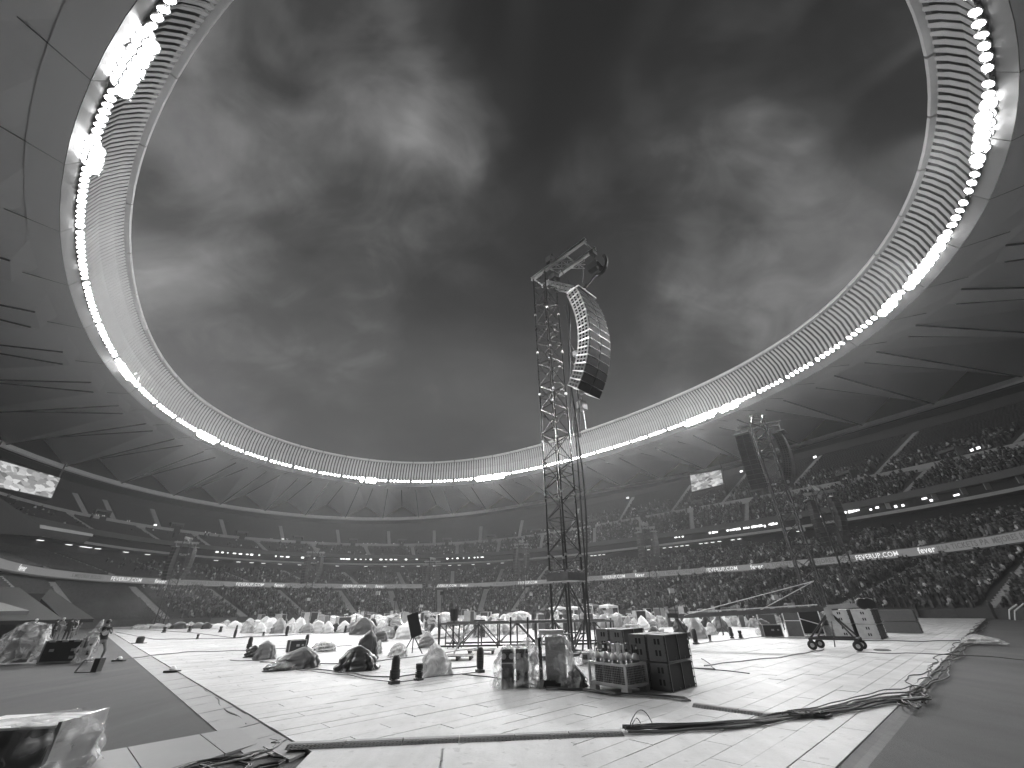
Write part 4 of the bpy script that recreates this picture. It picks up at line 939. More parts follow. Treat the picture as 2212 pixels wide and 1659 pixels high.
pallet(P(1040, 1412, 0), dv, pv, lab='dark pallet behind the moving lamp beside the truss platform', w=1.3)
pallet(P(1175, 1425, 0), dv, pv, lab='low pallet behind the tall film-wrapped rack', w=1.3)
# ------------------------------------------------------------------ subwoofers
def subwoofer(c, u, fw, w, d, h, lab, grp, light=False, hv=0):
    """c centre of the base; u along the front, fw out of the front"""
    t = thing('subwoofer', c, lab, 'subwoofer', grp); mb_ = M_boxlt if light else M_sub
    q = MB(); q.box(Z * (h / 2) - fw * .02, (w, d - .04, h - .012), u, fw); q.obj('cabinet', mb_, **local(t))
    q = MB()
    for s in (-1, 1): q.box(Z * (h / 2) + fw * (d / 2 - .035) + u * (s * w * .245), (w * .47, .03, h * .93), u, fw)
    q.obj('grille', M_grille, **local(t))
    q = MB()
    for s in (-1, 0, 1): q.box(Z * (h / 2) + fw * (d / 2 + .004) + u * (s * w * .49), (.02, .012, h * .97), u, fw)
    for s in (0, 1): q.box(Z * (h * (.012 + .976 * s)) + fw * (d / 2 + .004), (w, .012, .018), u, fw)
    for s in (-1, 1): q.box(Z * .06 + fw * (d / 2 + .01) + u * (s * w * .2), (.015, .02, .05), u, fw)
    q.obj('edge_trim', M_steel if not light else M_dsteel, **local(t))
    for s in (-1, 1):
        for k in (0, 1):
            q = MB()
            for j in (-1, 1):
                o_ = fw * ((.02 if not hv else 0) + j * .052) if (hv + k) % 2 == 0 or True else Vector()
                zz = h * (.32 if k == 0 else .74)
                q.box(Z * zz + o_ + u * (s * (w / 2 + .001)), (.006, .062, .13), u, fw)
            q.obj('handle_recess', M_hole, **local(t))
    q = MB()
    for s in (-1, 1):
        for k in (.1, .35, .65, .9): q.box(Z * (h * k) + fw * (d * .47) + u * (s * (w / 2 + .004)), (.012, .05, .035), u, fw)
    q.obj('latch', M_dsteel, **local(t))
    return t
SC0 = Vector((3.93, 12.76, 0)); SW, SD, SH = 1.30, .56, .615
g_n = 'subwoofers stacked by the gas bottle crate'
for lv in (0, 1):
    for k in (0, 1):
        c = SC0 + R * (SW / 2 + .0) + L * (SD * (k + .5) + .015 * k) + Z * (lv * (SH + .02)) + R * (.02 if lv else 0)
        subwoofer(c, R, -L, SW, SD - .015, SH, ('upper' if lv else 'lower') + ' ' + ('front' if k == 0 else 'rear') + ' dark subwoofer of the two-high stack right of the gas bottle crate', g_n)
SC1 = Vector((3.55, 15.9, 0))
for lv in (0, 1):
    for k in (0, 1):
        c = SC1 + R * (SW / 2) + L * (SD * (k + .5) + .015 * k) + Z * (lv * (SH + .02))
        subwoofer(c, R, -L, SW, SD - .015, SH, ('upper' if lv else 'lower') + ' ' + ('front' if k == 0 else 'rear') + ' dark subwoofer of the stack directly behind the gas bottles', 'subwoofers in the second stack behind the gas bottles')
q = MB(); q.box(SC0 + R * (SW / 2) + L * SD + Z * .03 - Z * 0, (.01, .01, .01)); 
# right far group
c0 = P(1905, 1381, 0)
for k in range(2):
    for lv in range(2):
        c = c0 + L * (k * 1.15 + .4) + Z * (lv * .76) + R * .5
        subwoofer(c, R, -L, 1.9, 1.0, .74, ('upper' if lv else 'lower') + ' ' + ('near' if k == 0 else 'far') + ' pale-sided black-fronted subwoofer on the right beyond the crane dolly', 'pale-sided subwoofers on the right of the floor', light=True)
c0 = P(1952, 1368, 0) + R * .6
for lv in range(2): subwoofer(c0 + Z * (lv * .68), L, R, 1.8, 1.0, .66, ('upper' if lv else 'lower') + ' grey cabinet of the rightmost stack seen from behind', 'grey cabinets of the rightmost stack', light=False)
# ------------------------------------------------------------------ gas bottle crate
gc = P(1357, 1503, 0); cu = (P(1264, 1487, 0) - gc); cu.z = 0; CW, CD = 1.22, .86; cu.normalize(); cv = Vector((cu.y, -cu.x, 0)); cv = cv if cv.y > 0 else -cv
M_crate = mat('crate_steel', .42, .5, var=.2, scale=5)
cr_t = thing('gas_bottle_crate', gc + cu * CW / 2 + cv * CD / 2, 'steel mesh pallet crate on feet holding upright gas bottles', 'crate')
def cq(a, b, z): return gc + cu * a + cv * b + Z * z
for a_ in (0, CW):
    for b_ in (0, CD):
        q = MB(); q.box(cq(a_, b_, .37), (.05, .05, .5), cu, cv); q.obj('post', M_crate, cr_t)
        q = MB(); q.box(cq(a_ + (.08 if a_ == 0 else -.08), b_ + (.06 if b_ == 0 else -.06), .065), (.22, .16, .13), cu, cv); q.obj('foot', M_boxlt, cr_t)
q = MB(); q.box(cq(CW / 2, CD / 2, .15), (CW, CD, .05), cu, cv); q.obj('tray', M_crate, cr_t)
for z_ in (.18, .61):
    for (a_, b_, w_, d_) in ((CW / 2, 0, CW, .035), (CW / 2, CD, CW, .035), (0, CD / 2, .035, CD), (CW, CD / 2, .035, CD)):
        q = MB(); q.box(cq(a_, b_, z_), (w_ + .03, d_, .055 if z_ > .5 else .045), cu, cv); q.obj('rail', M_crate, cr_t)
for (o_, d_, ln) in ((cq(0, -.0, 0), cu, CW), (cq(0, CD, 0), cu, CW), (cq(0, 0, 0), cv, CD), (cq(CW, 0, 0), cv, CD)):
    for k in range(1, int(ln / .058)): q = MB(); q.tube(o_ + d_ * (k * .058) + Z * .19, o_ + d_ * (k * .058) + Z * .59, .0035, 4); q.obj('mesh_wire', M_crate, cr_t)
    for k in range(1, 8): q = MB(); q.tube(o_ + d_ * .02 + Z * (.19 + k * .05), o_ + d_ * (ln - .02) + Z * (.19 + k * .05), .004, 4); q.obj('mesh_wire', M_crate, cr_t)
bt = None; ib = 0
for j in range(3):
    for i in range(4):
        p = cq(.16 + i * .29 + (.04 if j % 2 else 0), .16 + j * .26, .175); hh = random.uniform(.0, .05)
        t = thing('gas_bottle', p, ('back', 'middle', 'front')[2 - j] + ' row gas bottle, ' + ('rightmost', 'second from the right', 'second from the left', 'leftmost')[i] + ' in the steel mesh crate', 'gas bottle', 'gas bottles in the mesh crate')
        q = MB(); q.lathe((0, 0, 0), [(.095, 0), (.105, .02), (.105, .50 + hh)], 14); q.obj('cylinder', M_bottle, smooth=True, **local(t))
        q = MB(); q.lathe((0, 0, .502 + hh), [(.105, 0), (.102, .05), (.085, .10), (.055, .14), (.04, .155)], 14); q.obj('shoulder', M_bshold if random.random() < .75 else M_boxlt, smooth=True, **local(t))
        q = MB(); q.lathe((0, 0, .65 + hh), [(.022, 0), (.022, .05), (.03, .06), (.018, .085)], 8); q.obj('valve', M_dsteel, **local(t))
        an = random.uniform(0, 3.14); ux = Vector((math.cos(an), math.sin(an), 0)); vx = Vector((-ux.y, ux.x, 0)); q = MB()
        for s in (-1, 1): q.box(Z * (.75 + hh) + ux * (s * .055), (.016, .07, .19), ux, vx)
        q.box(Z * (.845 + hh), (.125, .07, .018), ux, vx); q.obj('guard', random.choice((M_bshold, M_steel, M_dsteel)), **local(t))
        if random.random() < .5: q = MB(); q.box(Z * (.77 + hh) - ux * .064, (.003, .05, .06), ux, vx); q.obj('paper_tag', M_white, **local(t))
# ------------------------------------------------------------------ draped covers
from mathutils import noise as mnoise
def drape(a, b, h, flare=.25, fold=.10, nf=9, peaks=None, seed=0, nu=72, nv=16, top=.75, rag=.0):
    r_ = random.Random(seed); ph = [r_.uniform(0, 6.28) for _ in range(8)]; sx9 = r_.uniform(0, 90); mb = MB(); peaks = peaks or []
    def hh(x, y):
        z = h
        for (px, py, pr, pz) in peaks: z += pz * max(0, 1 - math.hypot(x - px, y - py) / (pr * 1.6)) ** 1.2
        z += .035 * h * math.sin(3.1 * x / a + ph[0]) + .03 * h * math.cos(4.3 * y / b + ph[1]); return z
    mb.v.append((0, 0, hh(0, 0))); rows = [0.35, .7, 1.0] + [1 + (i + 1) / nv for i in range(nv)]
    for v in rows:
        for k in range(nu):
            t = 2 * math.pi * k / nu; c, s = math.cos(t), math.sin(t); e = 2 / 3.6
            bx_, by_ = math.copysign(abs(c) ** e, c), math.copysign(abs(s) ** e, s)
            if v <= 1: x, y = bx_ * a * v * top, by_ * b * v * top; z = hh(x, y) - .03 * v * v * h
            else:
                w = v - 1; f_ = fold * (w ** .8) * (math.sin(nf * t + ph[2] + 1.2 * math.sin(2 * t + ph[3])) + .5 * math.sin((nf * 2 + 1) * t + ph[4] + 2 * w))
                f_ += .05 * math.sin(5 * w * 3.1 + 4 * t + ph[5]) * w
                k_ = top + (1 - top) * min(1, w * 2.2) + flare * w ** 1.6
                x, y = bx_ * (a * k_) + c * f_, by_ * (b * k_) + s * f_
                zt = hh(bx_ * a * top, by_ * b * top) - .03 * h; z = zt * (1 - w ** 1.05) + .012
                if rag and w > .9: z += rag * abs(math.sin(3 * t + ph[6])) * (w - .9) * 10
            nz = mnoise.ridged_multi_fractal(Vector((x * 1.3 + sx9, y * 1.3, z * 1.3 + sx9)), .9, 2.1, 3, 1.0, 2.0) - 1.0
            am = min(.10, .07 * h) * (1.2 if v > 1 else .7) * min(1, max(.0, z / (.3 * h)) + .2)
            if nu > 60:
                n2_ = mnoise.ridged_multi_fractal(Vector((x * 5 + sx9, y * 5, z * 2.2 + sx9)), .9, 2.1, 3, 1.0, 2.0) - 1.0; nz += n2_ * .35
            mb.v.append((x + c * nz * am, y + s * nz * am, max(.01, z + nz * am * .5)))
    for k in range(nu): mb.f.append((0, 1 + k, 1 + (k + 1) % nu)); mb.mi.append(0)
    for i in range(len(rows) - 1):
        for k in range(nu): o = 1 + i * nu; mb.f.append((o + k, o + nu + k, o + nu + (k + 1) % nu, o + (k + 1) % nu)); mb.mi.append(0)
    return mb
DC = {}
def cover(x0, x1, y0, y1, m_, lab, depth=.8, nm='tarp_cover', cat='cover', grp=None, seed=None, flare=.22, fold=.07, peaks=True, top=.72, inner=None, rotz=None, stilt=0):
    """a cover seen between survey columns x0..x1, its top on line y0 and its foot on line y1"""
    p = P((x0 + x1) / 2, y1, 0); w = msize(abs(x1 - x0), p); dist = math.hypot(p.x, p.y); tp = PD((x0 + x1) / 2, y0, dist + w * .2); h = max(.25, tp.z)
    a = w / 2 / (1 + flare); b = a * depth; sd = seed if seed is not None else random.randrange(10000)
    vd = Vector((p.x, p.y, 0)).normalized(); c = p + vd * (b * (1 + flare) * .8); r_ = random.Random(sd)
    pk = [(r_.uniform(-.5, .5) * a, r_.uniform(-.4, .4) * b, .6 * a, r_.uniform(.08, .30) * h) for _ in range(2)] if peaks else []
    hz_ = h * (.74 if peaks else 1.0)
    nu, nv = (96, 22) if dist < 30 else ((56, 12) if dist < 60 else (30, 7))
    ry = math.atan2(vd.y, vd.x) - math.pi / 2 if rotz is None else rotz
    ml = drape(a, b, hz_, flare, fold * min(1.3, max(.5, a)), 7 + sd % 5, pk, sd, nu, nv, top).mesh('cover_sheet', m_, True)
    t = thing(nm, c, lab, cat, grp, ry); link('sheet', ml, t, (0, 0, 0))
    if inner:
        q = MB(); q.box((0, 0, h * .42), (a * 1.25, b * 1.1, h * .8)); q.obj('wrapped_case', inner, **local(t))
        q = MB(); q.box((-a * .3, -b * .57, h * .55), (a * .45, .03, h * .3)); q.box((a * .3, -b * .57, h * .35), (a * .35, .03, h * .3)); q.obj('case_panel', M_grille if inner is not M_grille else M_boxlt, **local(t))
    return t
cover(529, 559, 1394, 1420.5, M_tarpk, 'low black bag cover left of the crumpled grey sack')
cover(549, 591, 1385, 1425.5, M_tarpg, 'crumpled pale grey sack cover beside the low black bag', top=.85, depth=.4)
cover(592, 684, 1400, 1446, M_tarpd, 'dark tent-like cloth heap with trailing foil on its left', fold=.12, top=.35)
cover(571, 640, 1426, 1450, mat('crumpled_foil', .25, .22, metal=.5, var=.5, scale=6, bump=1, bscale=14), 'crumpled shiny foil sheet trailing left of the dark cloth heap', nm='foil_sheet', cat='foil', top=.5)
cover(727, 813, 1393, 1451, M_tarpk, 'large black cloth draped to the floor, nearest of the dark covers', fold=.16, top=.66, flare=.35)
cover(768, 812, 1363, 1428, M_tarpd, 'tall dark grey cover standing behind the large black cloth', top=.8, depth=.6)
cover(672, 727, 1384, 1408, M_tarpw, 'milky film over a low folding table', inner=M_dsteel, top=.8)
cover(806, 824, 1384, 1413, M_tarpw, 'small upright milky film cover beside the tall dark cover', top=.7)
cover(806, 837, 1361, 1387, M_tarpd, 'dark boxy cover just above the small milky one', top=.9)
cover(838, 879, 1388, 1420, M_tarpw, 'medium ghost-like milky cover in front of the angled speaker', top=.6)
cover(903, 939, 1368, 1400, M_tarpg, 'grey boxy cover right of the angled speaker', top=.9)
cover(910, 974, 1391, 1462, M_tarpw, 'large ghost-like clear film cover right of the squat lamp', top=.45, fold=.10)
cover(756, 813, 1334, 1371, M_tarpd, 'big dark grey tarpaulin hump among the white covers', depth=1.2, top=.6)
cover(960, 1008, 1352, 1375, M_tarpk, 'dark cover behind the left rails of the truss platform')
cover(1245, 1300, 1403, 1440, M_film, 'low lump of clear film behind the gas bottle crate', inner=M_boxlt, top=.6)
cover(1226, 1270, 1436, 1486, M_tarpk, 'black bag slumped between the tall wrapped rack and the crate', top=.45, flare=.4)
cover(1110, 1160, 1380, 1420, M_film, 'peaked clear film lump behind the wrapped twin speakers', top=.4)
cover(1338, 1396, 1344, 1376, M_film, 'clear crumpled film cover sitting behind the second subwoofer stack', top=.8, inner=M_boxlt)
cover(1400, 1430, 1352, 1376, M_tarpd, 'round dark grey cover right of the crumpled film one', top=.6)
cover(1456, 1490, 1340, 1368, M_tarpk, 'black cover behind the camera head of the crane')
cover(1489, 1528, 1335, 1380, M_tarpg, 'grey hump cover with dark base right of the camera head', top=.6)
cover(1528, 1550, 1342, 1372, M_tarpw, 'small white bundle between two grey covers under the boom', top=.6)
cover(1543, 1575, 1331, 1365, M_tarpd, 'peaked dark cover under the crane boom', top=.35)
cover(1636, 1656, 1340, 1372, M_film, 'clear film sack left of the white-edged flight case', top=.5)
cover(1775, 1829, 1316, 1375, M_film, 'tall clear film cover behind the crane tripod', top=.7, inner=M_boxlt, depth=.5)
cover(1655, 1690, 1325, 1346, M_tarpw, 'white cover behind the flight cases')
cover(2092, 2160, 1371, 1391, M_tarpw, 'heap of crumpled white film on the dark ground at the right', nm='film_heap', cat='film', top=.4, flare=.5, fold=.2)
# broad field of covers across the far half of the floor
gw = 'white and grey covers over equipment across the far floor'
fieldc = []
ORD = 'first second third fourth fifth sixth seventh eighth ninth tenth eleventh twelfth thirteenth fourteenth fifteenth sixteenth seventeenth eighteenth nineteenth twentieth'.split() + ['twenty-' + s for s in 'first second third fourth fifth sixth seventh eighth ninth'.split()] + ['thirtieth']
def row(xa, xb, yt, yb, n_, jit=3, wmul=1.25, tones=None, where='on the far floor'):
    for k in range(n_):
        x = xa + (xb - xa) * (k + .5) / n_ + random.uniform(-jit, jit) * .8; w = (xb - xa) / n_ * wmul * random.uniform(.8, 1.35)
        t0 = random.random(); m_ = random.choice(tones or (M_tarpw, M_white, M_tarpw, M_white, M_tarpg, M_tarpd, M_tarpk)); yt_ = yt + (yb - yt) * random.uniform(-.1, .35)
        kind_ = {M_film: 'clear', M_tarpw: 'milky', M_white: 'white', M_tarpg: 'grey', M_tarpd: 'dark-grey', M_tarpk: 'black'}[m_]
        tp_ = random.uniform(.3, .85); cover(x - w / 2, x + w / 2, yt_, yb + random.uniform(-1.5, 1.5), m_, kind_ + (' peaked' if tp_ < .5 else ' boxy' if tp_ > .7 else ' rounded') + ' cover, ' + ORD[k] + ' from left in row ' + where, grp=gw, depth=random.uniform(.7, 1.3), top=tp_, fold=random.choice((.07, .14)), inner=random.choice((None, M_black, M_boxlt)) if m_ is M_tarpw else None)
row(290, 480, 1343, 1358, 9, where='at the far left'); row(478, 560, 1340, 1356, 4, where='just right of the far left one')
row(528, 715, 1336, 1367, 9, tones=(M_tarpw, M_white, M_tarpg, M_white), where='left of the dark tarpaulin'); row(715, 950, 1334, 1366, 12, where='behind the angled speaker')
row(560, 960, 1331, 1349, 20, where='along the left side'); row(950, 1190, 1330, 1358, 12, where='behind the truss platform', tones=(M_white, M_tarpw, M_tarpw, M_tarpd, M_tarpg)); row(820, 1000, 1345, 1380, 5, where='left of the platform rails', tones=(M_tarpw, M_white))
row(1000, 1130, 1340, 1372, 5, where='seen through the platform'); row(1190, 1420, 1332, 1360, 13, where='behind the subwoofer stacks', tones=(M_tarpd, M_tarpg, M_tarpw, M_white)); row(1420, 1660, 1330, 1354, 12, where='under the crane boom')
row(700, 1180, 1321, 1352, 12, wmul=1.5, tones=(M_tarpw, M_film, M_tarpw), where='of tall covers beyond the platform'); row(1190, 1450, 1323, 1350, 8, wmul=1.5, tones=(M_tarpw, M_film, M_tarpd), where='of tall covers beyond the subwoofers')
row(1500, 1760, 1326, 1345, 10, where='beyond the crane boom'); row(620, 1500, 1326, 1338, 30, where='furthest across the floor', tones=(M_white, M_tarpw, M_tarpg))
cover(822, 872, 1324, 1379, M_film, 'tall clear film cover left of the angled speaker', top=.6, inner=M_boxlt)
cover(905, 950, 1322, 1372, M_film, 'tall clear film cover right above the grey boxy one', top=.5, inner=M_dsteel)
cover(1010, 1060, 1330, 1378, M_film, 'clear film cover seen through the rails of the truss platform', top=.6, inner=M_dsteel)
cover(1290, 1330, 1328, 1366, M_tarpg, 'grey rounded cover between the tower foot and the second stack', top=.5)
gear = 'dark cases and stands among the covers on the far floor'
for k in range(70):
    x = random.uniform(560, 1760); y = random.uniform(1339, 1362) if x < 1400 else random.uniform(1336, 1352)
    p = P(x, y, 0); t = thing('equipment_case', p, 'small dark equipment case standing among the covers on the far floor', 'case', gear, random.uniform(0, 3)); w = random.uniform(.7, 1.5); h = random.uniform(.7, 1.7)
    q = MB(); q.box((0, 0, h / 2 + .05), (w, .7, h)); q.obj('case_body', random.choice((M_black, M_dsteel, M_sub, M_tarpd)), **local(t)); q = MB()
    for s in (-1, 1): q.box((s * w / 2, 0, h / 2 + .05), (.05, .74, h)); q.box((0, 0, h / 2 + .05 + s * h / 2), (w + .06, .74, .05))
    q.obj('edge_trim', M_boxlt, **local(t))
for k in range(26):
    x = random.uniform(600, 1760); y = random.uniform(1338, 1366); p = P(x, y, 0); hgt_ = random.uniform(1.8, 3.6); t = thing('lamp_stand', p, 'thin dark stand rising above the covers on the far floor', 'stand', 'thin stands among the far covers')
    q = MB(); q.tube((0, 0, 0), (0, 0, hgt_), .04); q.obj('pole', M_dsteel, **local(t)); q = MB(); q.box((0, 0, hgt_), (.4, .3, .35)); q.obj('lamp_box', M_black if k % 3 else M_boxlt, **local(t))
for k in range(22):
    x = random.uniform(640, 1740); y = random.uniform(1342, 1368); p = P(x, y, 0); o = link('person', BOD[3 * (k % 8)], None, p, random.uniform(0, 6), 'small figure of a crew member working among the covers on the far floor', 'person', 'crew working among the far covers')
# ------------------------------------------------------------------ moving-head lamps
def barrel(x, y0, y1, lab, kind='barrel'):
    p = P(x, y1, 0); d = math.hypot(p.x, p.y); h = max(.2, PD(x, y0, d).z); t = thing('moving_head_lamp', p, lab, 'stage lamp', 'moving head lamps lined up on the floor', random.uniform(0, 3)); w = h * (.20 if kind == 'barrel' else .3)
    q = MB(); q.box((0, 0, h * .06), (w * 1.9, w * 1.5, h * .12)); q.lathe((0, 0, h * .12), [(w * .75, 0), (w * .6, h * .05)], 10); q.obj('base', M_dsteel, **local(t))
    q = MB()
    for s in (-1, 1): q.box((s * w * .92, 0, h * .32), (w * .22, w * .5, h * .34))
    q.obj('yoke', M_black, **local(t))
    q = MB()
    if kind == 'barrel': q.lathe((0, 0, h * .17), [(w * .55, 0), (w * .8, h * .06), (w * .86, h * .3), (w * .84, h * .68), (w * .62, h * .8), (w * .5, h * .83)], 14)
    else: q.lathe((0, 0, h * .17), [(w * .35, 0), (w * .5, h * .1), (w * .6, h * .4), (w * .85, h * .58), (w * .88, h * .8), (w * .8, h * .83)], 14)
    q.obj('lamp_head', M_black, smooth=True, **local(t))
    q = MB()
    for k in range(4): q.lathe((0, 0, h * (.38 + .1 * k)), [(w * .875, 0), (w * .875, h * .02)], 14)
    q.obj('cooling_ring', M_dsteel, **local(t))
    return t
for x, y0, y1, lab in ((850.8, 1415, 1478, 'tall black barrel lamp in front, nearest to the camera'), (1036.8, 1398, 1453, 'tall black barrel lamp beside the pallet, second largest'), (660, 1371, 1399, 'black barrel lamp behind the dark cloth heap'),
                       (536, 1376, 1406, 'black barrel lamp behind the low black bag'), (505.5, 1360, 1379, 'black barrel lamp at the left end of the second row'), (510, 1350, 1362, 'small far barrel lamp in front of the left white covers'), (618, 1352, 1374, 'tilted barrel lamp in front of the striped reflections'),
                       (745, 1351, 1367, 'small barrel lamp before the big dark tarpaulin'), (1504, 1358, 1392, 'black barrel lamp under the camera head of the crane'), (1582, 1354, 1379, 'black barrel lamp under the middle of the crane boom'), (700, 1350, 1366, 'small barrel lamp left of the big dark tarpaulin')): barrel(x, y0, y1, lab)
for x, y0, y1, lab in ((904, 1433, 1470, 'short black flared lamp between the tall barrel lamp and the big clear cover'), (568, 1365, 1374.6, 'small flared lamp in the second row'), (425.6, 1370, 1381, 'small flared lamp standing alone on the white floor'), (408, 1352, 1365, 'small flared lamp left in the far row'), (353, 1354, 1367, 'small flared lamp furthest left in the far row'),
                       (475, 1353, 1366, 'small flared lamp right in the far row'), (1601, 1362, 1379, 'round flared lamp right of the barrel lamp under the boom'), (1535, 1371, 1386, 'short flared lamp in front of the white bundle')): barrel(x, y0, y1, lab, 'flare')
# lamp drum on a stand, dark tub lamp under the boom
def pole_tub(x, y0, y1, yb, lab):
    p = P(x, yb, 0); d = math.hypot(p.x, p.y); t = thing('drum_lamp', p, lab, 'stage lamp'); zt, zb = PD(x, y0, d).z, PD(x, y1, d).z; w = (zt - zb) * .42
    q = MB(); q.tube((0, 0, 0), (0, 0, zb), .03); q.obj('pole', M_dsteel, **local(t)); q = MB(); q.lathe((0, 0, zb), [(w * .8, 0), (w, (zt - zb) * .5), (w * 1.15, zt - zb)], 12); q.obj('drum', M_black, **local(t))
    q = MB()
    for k in range(3): q.tube((0, 0, .5), (.5 * math.cos(k * 2.1), .5 * math.sin(k * 2.1), 0), .02)
    q.obj('tripod', M_dsteel, **local(t))
pole_tub(978, 1316, 1341, 1400, 'dark drum lamp on a tall pole behind the left end of the truss platform')
pole_tub(1563.5, 1298, 1317, 1372, 'dark square drum lamp on a pole above the crane boom')
# angled black speaker
p = P(890, 1413, 0); t = thing('angled_speaker', p, 'tall tilted black loudspeaker on a stand left of the platform', 'loudspeaker'); u_ = Vector((p.y, -p.x, 0)).normalized(); f_ = Vector((-p.x, -p.y, 0)).normalized(); tl = (Z + u_ * -.32).normalized(); tr = tl.cross(f_).normalized()
q = MB(); q.box(Z * 1.25, (.55, .5, 1.05), tr, f_, tl); q.obj('cabinet', M_black, **local(t)); q = MB(); q.box(Z * 1.25 + f_ * .26, (.47, .02, .95), tr, f_, tl); q.obj('grille', M_grille, **local(t))
q = MB(); q.tube(Z * .8, u_ * .5, .03); q.tube(Z * .8, -u_ * .45, .03); q.tube(Z * .8, f_ * -.5, .03); q.tube(Z * 0.7, Z * 2.6 - u_ * .25, .02); q.obj('stand', M_dsteel, **local(t))
for x0, x1, y0, y1, lab in ((624, 657, 1384.5, 1410, 'open black case with crumpled white film on top'), (1655, 1692, 1350, 1377, 'black flight case with pale edges in front of the racks')):
    p = P((x0 + x1) / 2, y1, 0); w = msize(x1 - x0, p); h = PD(x0, y0, p.length).z; t = thing('flight_case', p, lab, 'flight case', None, math.atan2(p.y, p.x) - math.pi / 2 + .3)
    q = MB(); q.box((0, w * .3, h * .5 + .03), (w, w * .6, h * .94)); q.obj('case_body', M_black, **local(t)); q = MB()
    for sx_ in (-1, 1):
        for sy_ in (0, 1): q.box((sx_ * w / 2, sy_ * w * .6, h * .5 + .03), (.04, .04, h * .96)); q.box((0, sy_ * w * .6, h * (.03 + .94 * (sx_ > 0)) + .03), (w, .045, .045)); q.lathe((sx_ * w * .4, sy_ * w * .6, 0), [(.04, 0), (.04, .05)], 8)
    q.obj('edge_trim', M_alu, **local(t)); q = MB(); q.box((0, -.012, h * .6), (.16, .02, .1)); q.box((w * .3, -.012, h * .6), (.1, .02, .08)); q.obj('latch', M_alu, **local(t))
# tall case, open rack with tubes
p = P(1722, 1377, 0); t = thing('flight_case', p, 'tall dark case with white edges left of the open rack', 'flight case', None, math.atan2(p.y, p.x) - math.pi / 2)
w, h = msize(30, p), 1.45; q = MB(); q.box((0, .3, h / 2), (w, .6, h)); q.obj('case_body', M_tarpd, **local(t)); q = MB()
for sx_ in (-1, 1): q.box((sx_ * w / 2, 0, h / 2), (.05, .05, h)); q.box((0, 0, h * (.5 + .48 * sx_)), (w, .05, .05))
q.box((0, -.01, h * .62), (w, .03, .04)); q.obj('edge_trim', M_white, **local(t))
p = P(1757, 1375, 0); t = thing('equipment_rack', p, 'open black rack crossed by white tubes behind the crane tripod', 'rack', None, math.atan2(p.y, p.x) - math.pi / 2); w = msize(46, p); q = MB(); q.box((0, .4, .75), (w, .7, 1.35)); q.obj('rack_body', M_grille, **local(t))
q = MB(); q.tube((-w / 2, 0, 1.05), (w / 2, 0, .62), .03); q.tube((-w / 2, 0, .12), (w / 2, 0, .12), .035); q.tube((-w / 2, 0, 0), (-w / 2, 0, 1.5), .035); q.tube((w / 2, 0, 0), (w / 2, 0, 1.5), .035); q.tube((-w / 2, 0, 1.48), (w / 2, 0, 1.48), .035); q.obj('tube_frame', M_white, **local(t))
p = P(1700, 1356, 0); 
for k, x in enumerate((1418, 1432)):
    p = P(x, 1374, 0); t = thing('small_case', p, ('left' if k == 0 else 'right') + ' small pale case behind the near subwoofer stack', 'case', None, .6); q = MB(); q.box((0, .2, .2), (.5, .4, .42)); q.obj('case_body', M_white, **local(t)); q = MB(); q.box((0, -.01, .22), (.34, .02, .3)); q.obj('case_panel', M_boxlt, **local(t))
# ------------------------------------------------------------------ film-wrapped racks in front of the tower
def wrapped(x0, x1, y0, y1, lab, build, flare=.15, fold=.09, top=.8, depth=.7, seed=3, m_=None):
    p = P((x0 + x1) / 2, y1, 0); w = msize(x1 - x0, p); h = PD((x0 + x1) / 2, y0, p.length + .3).z; a = w / 2 / (1 + flare); b = a * depth; vd = Vector((p.x, p.y, 0)).normalized(); c = p + vd * (b * (1 + flare))
    t = thing('film_wrapped_rack', c, lab, 'wrapped rack', None, math.atan2(vd.y, vd.x) - math.pi / 2); build(t, a, b, h)
    link('film', drape(a, b, h * .97, flare, fold, 8, [(-.3 * a, 0, .4 * a, .05 * h)], seed, 130, 34, top).mesh('film', m_ or M_film, True), t, (0, 0, 0)); return t
def twin(t, a, b, h):
    for s in (-1, 1):
        q = MB(); q.box((s * a * .42, 0, h * .46), (a * .72, b * .9, h * .9)); q.obj('cabinet', M_dsteel, **local(t))
        q = MB(); q.box((s * a * .42, -b * .455, h * .72), (a * .6, .02, h * .26)); q.box((s * a * .42, -b * .455, h * .3), (a * .6, .02, h * .42)); q.obj('front_panel', M_grille, **local(t))
        q = MB()
        for e in (-1, 1): q2 = MB(); q2.lathe((s * a * .42 + e * .11, -b * .47, h * .74), [(.075, 0), (.07, .015)], 12, Vector((0, -1, 0))); q2.obj('driver', M_boxlt, **local(t))
        q.lathe((s * a * .42, -b * .47, h * .32), [(.17, 0), (.13, -.02), (.04, -.01)], 16, Vector((0, -1, 0))); q.obj('driver', M_boxlt, **local(t))
        q = MB(); q.box((s * a * .42, -b * .46, h * .575), (a * .7, .03, .03)); q.obj('handle_bar', M_alu, **local(t))
wrapped(1066, 1160, 1394, 1490, 'pair of loudspeakers wrapped in loose clear film left of the tower foot', twin, .22, .08, .8, .7, 5)
